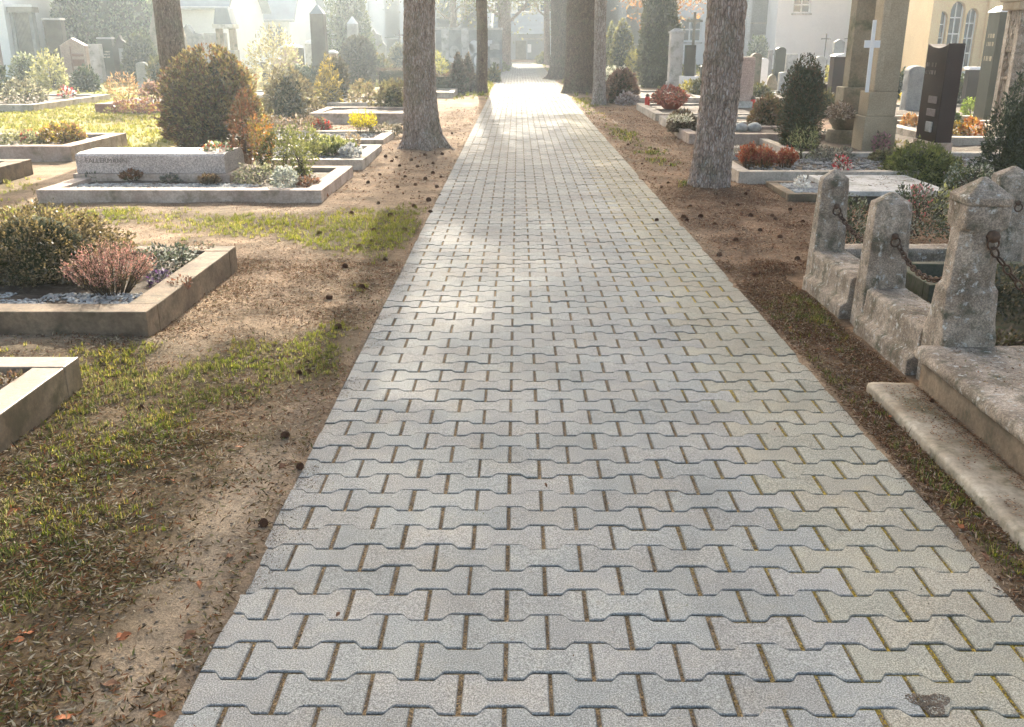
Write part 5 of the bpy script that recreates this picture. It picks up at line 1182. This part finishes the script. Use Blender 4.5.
def crumbs():
    o = None; rs = np.random.RandomState(31); n = 26000
    x = np.concatenate([-2.6+(X0+2.6)*rs.rand(n//2), XR+.5*rs.rand(n//2)]); y = 1.45+rs.rand(n)**1.3*7
    k = outside_plots(x, y) ; x, y = x[k], y[k]; n = len(x); s = (.0012+.0045*rs.rand(n)**3)[:, None, None]
    V = OCT[None]*s*np.array([1, 1, .7])+rs.normal(size=(n, 10, 3))*s*.2+np.stack([x, y, gz(x, y)+.001], 1)[:, None]
    q = 16000; row = rs.randint(-3, 28, q); col = rs.randint(0, 11, q); yy = 1.805+(row+rs.rand(q))*PP; xx = X0+(col+.5*(row % 2))*WP+rs.normal(size=q)*.0032
    ok = (xx > X0) & (xx < XR); xx, yy = xx[ok], yy[ok]; q = len(xx); s2 = (.0009+.0016*rs.rand(q))[:, None, None]
    V = np.concatenate([V, OCT[None]*s2+rs.normal(size=(q, 10, 3))*s2*.2+np.stack([xx, yy, -.0050+0*xx], 1)[:, None]]); n += q
    p = G(930, 703); q = 900; rr = .045*np.sqrt(rs.rand(q)); aa = rs.rand(q)*6.28; s2 = (.0006+.0016*rs.rand(q))[:, None, None]; rr = rr*(1+.3*np.sin(3*aa))
    V = np.concatenate([V, OCT[None]*s2+rs.normal(size=(q, 10, 3))*s2*.2+np.stack([p.x+np.cos(aa)*rr, p.y+np.sin(aa)*rr*.8, .0006+.0008*rs.rand(q)], 1)[:, None]]); n += q
    q = 14000; xx = X0+np.abs(rs.normal(size=q))*.055; yy = 1.5+rs.rand(q)**1.3*6; hf = q//4; xx[:hf] = XR-np.abs(rs.normal(size=hf))*.02; ok = vn(xx, yy, .22, 71) > .42; xx, yy = xx[ok], yy[ok]; q = len(xx); s2 = (.0005+.0016*rs.rand(q)**2)[:, None, None]
    V = np.concatenate([V, OCT[None]*s2+rs.normal(size=(q, 10, 3))*s2*.2+np.stack([xx, yy, .0012+0*xx], 1)[:, None]]); n += q
    T = (OCTF[None]+(np.arange(n)*10)[:, None, None]).reshape(-1, 3)
    tag(np_mesh('earth_crumbs', V.reshape(-1, 3), T, None, 'crumb'), 'small crumbs of earth and grit on the verges', 'grit', kind='stuff')
crumbs()

# ------------------------------------------------------------------ buildings
def wall_open(x0, x1, z0, z1, y, th, ops):
    """wall with real openings: (cx, w, sill, head, arched)"""
    mb = MB(); ops = sorted(ops); x = x0
    for cx, w, zb, zt, arch in ops:
        mb.box(x, cx-w/2, y, y+th, z0, z1); N = 10 if arch else 1
        if zb > z0: mb.box(cx-w/2, cx+w/2, y, y+th, z0, zb)
        for i in range(N):
            a = cx-w/2+w*i/N; b = cx-w/2+w*(i+1)/N
            def hd(q):
                if not arch: return zt
                u = abs(q-cx)/(w/2); return zt-w*.55+w*.55*math.sqrt(max(0, 1-u**1.6))*1.0 if u < 1 else zt-w*.55
            mb.prism([(a, hd(a)), (b, hd(b)), (b, z1), (a, z1)], y, y+th)
        x = cx+w/2
    mb.box(x, x1, y, y+th, z0, z1); return mb
def window(t, cx, w, zb, zt, y, arch=False, bars=1, glass='glass', fr='frame_white'):
    if arch:
        pts = [(cx-w/2, zb), (cx+w/2, zb), (cx+w/2, zt-w*.55)]+[(cx+w/2*math.cos(a), zt-w*.55+w*.55*math.sin(a)) for a in np.linspace(.15, math.pi-.15, 9)]+[(cx-w/2, zt-w*.55)]
        o = MB().prism(pts, y+.16, y+.19).build('window', glass, t)
    else: o = MB().box(cx-w/2, cx+w/2, y+.16, y+.19, zb, zt).build('window', glass, t)
    mb = MB(); f = w*.06+.02; top = zt-(w*.3 if arch else 0)
    mb.box(cx-w/2, cx-w/2+f, y+.12, y+.158, zb, top).box(cx+w/2-f, cx+w/2, y+.12, y+.158, zb, top).box(cx-w/2+f, cx+w/2-f, y+.12, y+.158, zb, zb+f)
    if not arch: mb.box(cx-w/2+f, cx+w/2-f, y+.12, y+.158, zt-f, zt)
    mb.box(cx-f*.4, cx+f*.4, y+.125, y+.157, zb+f, zt-(.05 if arch else f))
    for i in range(bars): z = zb+(zt-zb)*(i+1)/(bars+1); mb.box(cx-w/2+f, cx-f*.4, y+.125, y+.157, z-f*.4, z+f*.4).box(cx+f*.4, cx+w/2-f, y+.125, y+.157, z-f*.4, z+f*.4)
    mb.build('frame', fr, o)
    MB().box(cx-w/2-.06, cx+w/2+.06, y-.05, y-.002, zb-.08, zb).build('sill', 'pale_stone', o)
def building(label, px0, px1, Y, H, D, wall, ops=(), roof=None, roofh=2.0, name='building', door=None, glass='glass', gable=False):
    a, b = Hz(px0, 30, Y).x, Hz(px1, 30, Y).x; W = b-a
    t = thing(name, label, 'building', (a, Y, 0))
    O = [(o[0]*W, o[1], o[2], o[3], bool(len(o) > 4 and o[4])) for o in ops]
    wall_open(0, W, -.1, H, 0, .3, O).build('wall', wall, t)
    MB().box(0, .3, .302, D, -.1, H).box(W-.3, W, .302, D, -.1, H).box(.302, W-.302, D-.3, D, -.1, H).box(.302, W-.302, .302, D-.302, H-.3, H-.1).build('side_wall', wall, t)
    for o in O: window(t, *o[:4], 0, o[4], 2 if o[4] else 1, glass)
    if roof:
        e = .35
        if gable:
            MB().prism([(-.002, H+.002), (W+.002, H+.002), (W/2, H+roofh)], .02, .28).build('gable', wall, t)
            mb = MB()
            for s_ in (0, 1):
                xs = (-e, W/2) if s_ == 0 else (W+e, W/2); zz = (H-e*roofh/(W/2), H+roofh)
                mb.prism([(xs[0], zz[0]+.01), (xs[1], zz[1]+.01), (xs[1], zz[1]+.2), (xs[0], zz[0]+.2)], -e, D+e)
            mb.build('roof', roof, t)
        else:
            MB().prism([(-e, H+.002), (D/2, H+roofh), (D+e, H+.002), (D+e, H+.16), (D/2, H+roofh+.18), (-e, H+.16)], -e, W+e, 'x').build('roof', roof, t)
            for g0 in (.05, W-.25): MB().prism([(0, H+.004), (D, H+.004), (D/2, H+roofh-.02)], g0, g0+.2, 'x').build('gable', wall, t)
        MB().tube([(-e, -e-.08, H+.08), (W+e, -e-.08, H+.08)], .07, 8).build('gutter', 'plaster_grey', t)
    return t
building('white plastered house at the far left edge beside the shuttered gate', -60, 7, 37, 5.5, 8, 'plaster_white', [(.3, 1.1, 1.2, 2.8)], 'roof_red')
def gate():
    Y = 37; a, b = Hz(7.5, 30, Y).x, Hz(30, 30, Y).x; W = b-a; t = thing('gate', 'grey slatted wooden gate under a white topped lintel at the far left', 'gate', (a, Y+.3, 0))
    zt = Hz(20, 5, Y).z
    MB().box(0, .12, 0, .3, -.05, zt-.25).box(W-.12, W, 0, .3, -.05, zt-.25).build('post', 'grey_stone', t); MB().box(-.04, W+.1, -.1, .4, zt-.248, zt-.06).build('lintel', 'shutter_wood', t); MB().box(-.08, W+.14, -.14, .44, zt-.058, zt+.03).build('coping', 'marble', t)
    mb = MB(); n = 11
    for i in range(n): x = .14+(W-.28)*i/n; mb.box(x, x+(W-.28)/n*.62, .1, .14, .75, zt-.26)
    mb.build('slats', 'shutter_wood', t); MB().box(.13, W-.13, .1, .16, 0, .74).build('lower_panel', 'plaster_grey', t)
gate()
def ivy_wall():
    Y = 39; a, b = Hz(33, 30, Y).x, Hz(146, 30, Y).x; W = b-a; rs = np.random.RandomState(3)
    t = thing('ivy_mass', 'huge green ivy covered tree mass filling the upper left', 'ivy', ((a+b)/2, Y+1.5, 0))
    P = body_points('dome', W/2, 1.6, 5.2, 17000, rs, .9, .1); V, Q, C = leaf_quads(P, .15, rs, [(.07, .10, .04), (.10, .14, .06), (.16, .19, .09), (.05, .075, .03)], .65, None, .7, P/np.linalg.norm(P, axis=1)[:, None])
    np_mesh('foliage', V, Q, C, 'leaf', t)
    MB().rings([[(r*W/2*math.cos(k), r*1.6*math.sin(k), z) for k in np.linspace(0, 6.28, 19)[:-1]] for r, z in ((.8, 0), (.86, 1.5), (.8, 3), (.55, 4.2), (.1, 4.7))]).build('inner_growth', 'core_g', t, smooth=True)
ivy_wall()
building('long white walled house with blue grey roof behind the roofed lantern pillar', 140, 226, 46, Hz(180, 10, 46).z, 7, 'plaster_white', [], 'roof_grey', 3.2)
building('pale house with low greenish roof right of the roofed lantern pillar', 228, 290, 54, Hz(255, 22, 54).z, 9, 'plaster_white', [(.3, .9, 1.0, 2.2), (.75, .9, 1.0, 2.2)], 'roof_grey', 4.5)
building('large pale house front behind the round topiary', 288, 355, 66, 8, 8, 'plaster_white', [(.2, 1.1, 1.0, 2.5), (.65, 1.1, 1.0, 2.5), (.2, 1.1, 4.0, 5.6), (.65, 1.1, 4.0, 5.6)], 'roof_red')
building('wide pale grey apartment front with tall windows behind the memorial wall', 352, 488, 72, 9, 10, 'plaster_white', [(.08, 1.1, 1.6, 3.2), (.3, 1.1, 1.6, 3.2), (.46, 1.0, 1.6, 3.2), (.68, 1.1, 1.6, 3.2), (.86, 1.1, 1.6, 3.2), (.08, 1.1, 4.6, 6.3), (.3, 1.1, 4.6, 6.3), (.46, 1.1, 4.6, 6.3), (.68, 1.1, 4.6, 6.3), (.86, 1.1, 4.6, 6.3)], 'roof_grey')
def end_house():
    Y = 74; a, b = Hz(497, 50, Y).x, Hz(546, 50, Y).x; W = b-a; H = Hz(520, 34, Y).z
    t = thing('building', 'low pale house with garage doors closing the far end of the path', 'building', (a, Y, 0))
    ops = [(W*.5, .9, -.1, 1.35, False), (W*.83, 1.7, -.1, 1.4, False)]
    wall_open(0, W, -.1, H, 0, .3, ops).build('wall', 'plaster_grey', t)
    MB().box(W*.5-.45, W*.5+.45, .15, .2, -.1, 1.35).build('door', 'shutter_wood', t)
    g = MB().box(W*.83-.85, W*.83+.85, .15, .2, -.1, 1.4).build('garage_door', 'garage_door', t)
    mb = MB()
    for i in range(6): mb.box(W*.83-.85, W*.83+.85, .12, .148, -.05+i*.24, .12+i*.24)
    mb.build('door_panel', 'garage_door', g)
    MB().box(W*.62, W*.7, -.03, -.002, .5, 1.1).build('notice_board', 'marble', t)
    MB().box(.0, W, .302, 6, -.1, H).build('side_wall', 'plaster_grey', t)
    MB().prism([(-.3, H+.002), (6.3, H+.002), (3, H+1.5)], -.3, W+.3, 'x').build('roof', 'roof_grey', t)
    MB().box(W*.52, W*.98, -.1, -.002, H*.8, H*.83).build('ledge', 'pale_stone', t)
end_house()
building('tall hazy white building behind the cone thujas', 560, 668, 62, 9, 9, 'plaster_grey', [(.2, 1.2, 1.2, 2.8), (.45, 1.2, 1.2, 2.8), (.7, 1.2, 1.2, 2.8), (.88, 1.2, 1.2, 2.8), (.2, 1.2, 4.4, 6), (.45, 1.2, 4.4, 6), (.7, 1.2, 4.4, 6)], 'roof_grey')
building('pale grey house with wide window behind the straight grey tree', 662, 742, 58, 7, 9, 'plaster_white', [(.35, 1.4, 1.3, 2.7), (.8, 1.2, 1.3, 2.7)], 'roof_grey')
building('grey house side with two stacked window panes right of the straight grey tree', 746, 776, 52, 6.5, 7, 'plaster_grey', [(.5, 1.1, .9, 2.0), (.5, 1.1, 2.3, 3.6)], 'roof_grey')
building('broad bright white house wall behind the dark crosses', 776, 868, 50, Hz(820, 2, 50).z+.4, 9, 'plaster_white', [(.26, .9, 2.7, 3.5)], 'roof_grey', 3.0)
building('red brick toned house with grey roof between sandstone pillar and chapel', 896, 934, 44, 3.6, 7, 'plaster_pink', [(.4, .8, .6, 1.4)], 'roof_red', 2.5)
building('tall pale grey house behind the low garage house where the path ends', 486, 562, 84, 11, 8, 'plaster_grey', [(.2, 1.3, 3.6, 5.2), (.5, 1.3, 3.6, 5.2), (.8, 1.3, 3.6, 5.2)], 'roof_grey')
def chapel():
    Y = 39; px = lambda q: Hz(q, 40, Y).x; zz = lambda y: Hz(955, y, Y).z
    a, b = px(927), px(1010); W = b-a; t = thing('chapel', 'cream chapel with three tall arched windows at the upper right', 'building', (a, Y, 0))
    ops = [(px(939)-a, .46, zz(64), zz(11), True), (px(954)-a, .56, zz(66), zz(1), True), (px(969)-a, .46, zz(68), zz(8), True)]
    wall_open(0, W, -.1, 6.5, 0, .4, ops).build('wall', 'plaster_cream', t)
    for o in ops: window(t, *o[:4], .08, True, 3, 'glass')
    MB().box(-.1, W+.05, -.12, -.002, -.1, zz(66)-.2).build('base_band', 'pale_stone', t)
    MB().box(-.02, .35, -.18, -.002, zz(66)-.19, 6.5).box(px(982)-a, px(990)-a, -.18, -.002, zz(66)-.19, 6.5).build('pilaster', 'plaster_cream', t)
    MB().box(0, W, .402, 3, -.1, 6.5).build('side_wall', 'plaster_cream', t)
    MB().prism([(-.3, 6.502), (1.6, 8.5), (3.3, 6.502)], -.4, W+.4, 'x').build('roof', 'roof_red', t)
chapel()
def far_tree(label, px, yb, wpx, hpx, cols, n=5000, Y=None): plant(label, px, yb, wpx, hpx, 'dome', cols, n, 'tree', 'conifer', lump=.3, core=.6, mat='needle', stems=3)
far_tree('tall grey green conifer behind the very tall brown pillar', 349, 76, 50, 88, [(.10, .12, .06), (.15, .17, .08), (.07, .085, .04)], 7000)
far_tree('hazy green bush before the white house right of the straight grey tree', 758, 72, 22, 30, [(.14, .17, .09), (.18, .21, .11)], 1500)
far_tree('hazy green shrubbery left of the cone thujas behind the massive trunks', 604, 66, 30, 18, [(.14, .16, .08), (.20, .21, .11)], 1200)
far_tree('pale shrub at the left foot of the broad hazy tree', 494, 72, 24, 12, [(.26, .26, .14), (.20, .20, .11)], 700)
far_tree('yellow green shrub at the right foot of the slim hazy tree', 545, 64, 14, 8, [(.30, .28, .14), (.22, .22, .11)], 500)

# ------------------------------------------------------------------ air, sky, sun, camera
SUN_EL, SUN_AZ = R(27), R(-3)
def haze():
    mb = MB().box(-45, 45, -6, 110, -1.3, 20); me = bpy.data.meshes.new('haze'); me.from_pydata(mb.v, [], mb.f)
    m, nt, out = newmat('haze'); pv = nt.nodes.new('ShaderNodeVolumePrincipled')
    pv.inputs['Color'].default_value = (.74, .87, 1, 1); pv.inputs['Density'].default_value = HAZE; pv.inputs['Anisotropy'].default_value = .82
    nt.links.new(pv.outputs[0], out.inputs['Volume']); o = link('haze', me, 'haze'); o['kind'] = 'stuff'; o['label'] = 'bright morning haze'
HAZE = .0027
haze()
w = bpy.data.worlds.new('World'); S.world = w; w.use_nodes = True; nt = w.node_tree; nt.nodes.clear()
sky = nt.nodes.new('ShaderNodeTexSky'); sky.sky_type = 'NISHITA'; sky.sun_disc = False; sky.sun_elevation = SUN_EL; sky.sun_rotation = SUN_AZ; sky.dust_density = 4.0; sky.air_density = .8; sky.ozone_density = .3
bg = nt.nodes.new('ShaderNodeBackground'); bg.inputs['Strength'].default_value = .15; ow = nt.nodes.new('ShaderNodeOutputWorld')
wm = mixc(nt, 1.0, sky.outputs[0], (1.07, 1.0, .86), 'MULTIPLY'); nt.links.new(wm, bg.inputs[0]); nt.links.new(bg.outputs[0], ow.inputs[0])
L = bpy.data.lights.new('sun', 'SUN'); L.energy = 5.0; L.angle = R(.8); L.color = (1, .91, .76)
lo = bpy.data.objects.new('sun', L); COL.objects.link(lo)
d = Vector((math.sin(SUN_AZ)*math.cos(SUN_EL), math.cos(SUN_AZ)*math.cos(SUN_EL), math.sin(SUN_EL)))
lo.rotation_euler = (-d).to_track_quat('-Z', 'Y').to_euler(); lo.location = d*40+Vector((0, 20, 0))
cam = bpy.data.cameras.new('camera'); co = bpy.data.objects.new('camera', cam); COL.objects.link(co)
cam.sensor_width = 36; cam.lens = F/1024*36; cam.clip_start = .05; cam.clip_end = 600
co.location = (0, 0, CH); co.rotation_euler = CAMROT.to_euler(); S.camera = co
S.view_settings.view_transform = 'Standard'; S.view_settings.look = 'None'; S.view_settings.gamma = 1; S.view_settings.use_curve_mapping = False
S.view_settings.exposure = 1.8
S.cycles.volume_bounces = 1; S.cycles.max_bounces = 7; S.cycles.diffuse_bounces = 3; S.cycles.glossy_bounces = 2; S.cycles.transmission_bounces = 3; S.cycles.transparent_max_bounces = 4
S.cycles.use_denoising = True; S.cycles.caustics_reflective = False; S.cycles.caustics_refractive = False; S.cycles.sample_clamp_indirect = 6
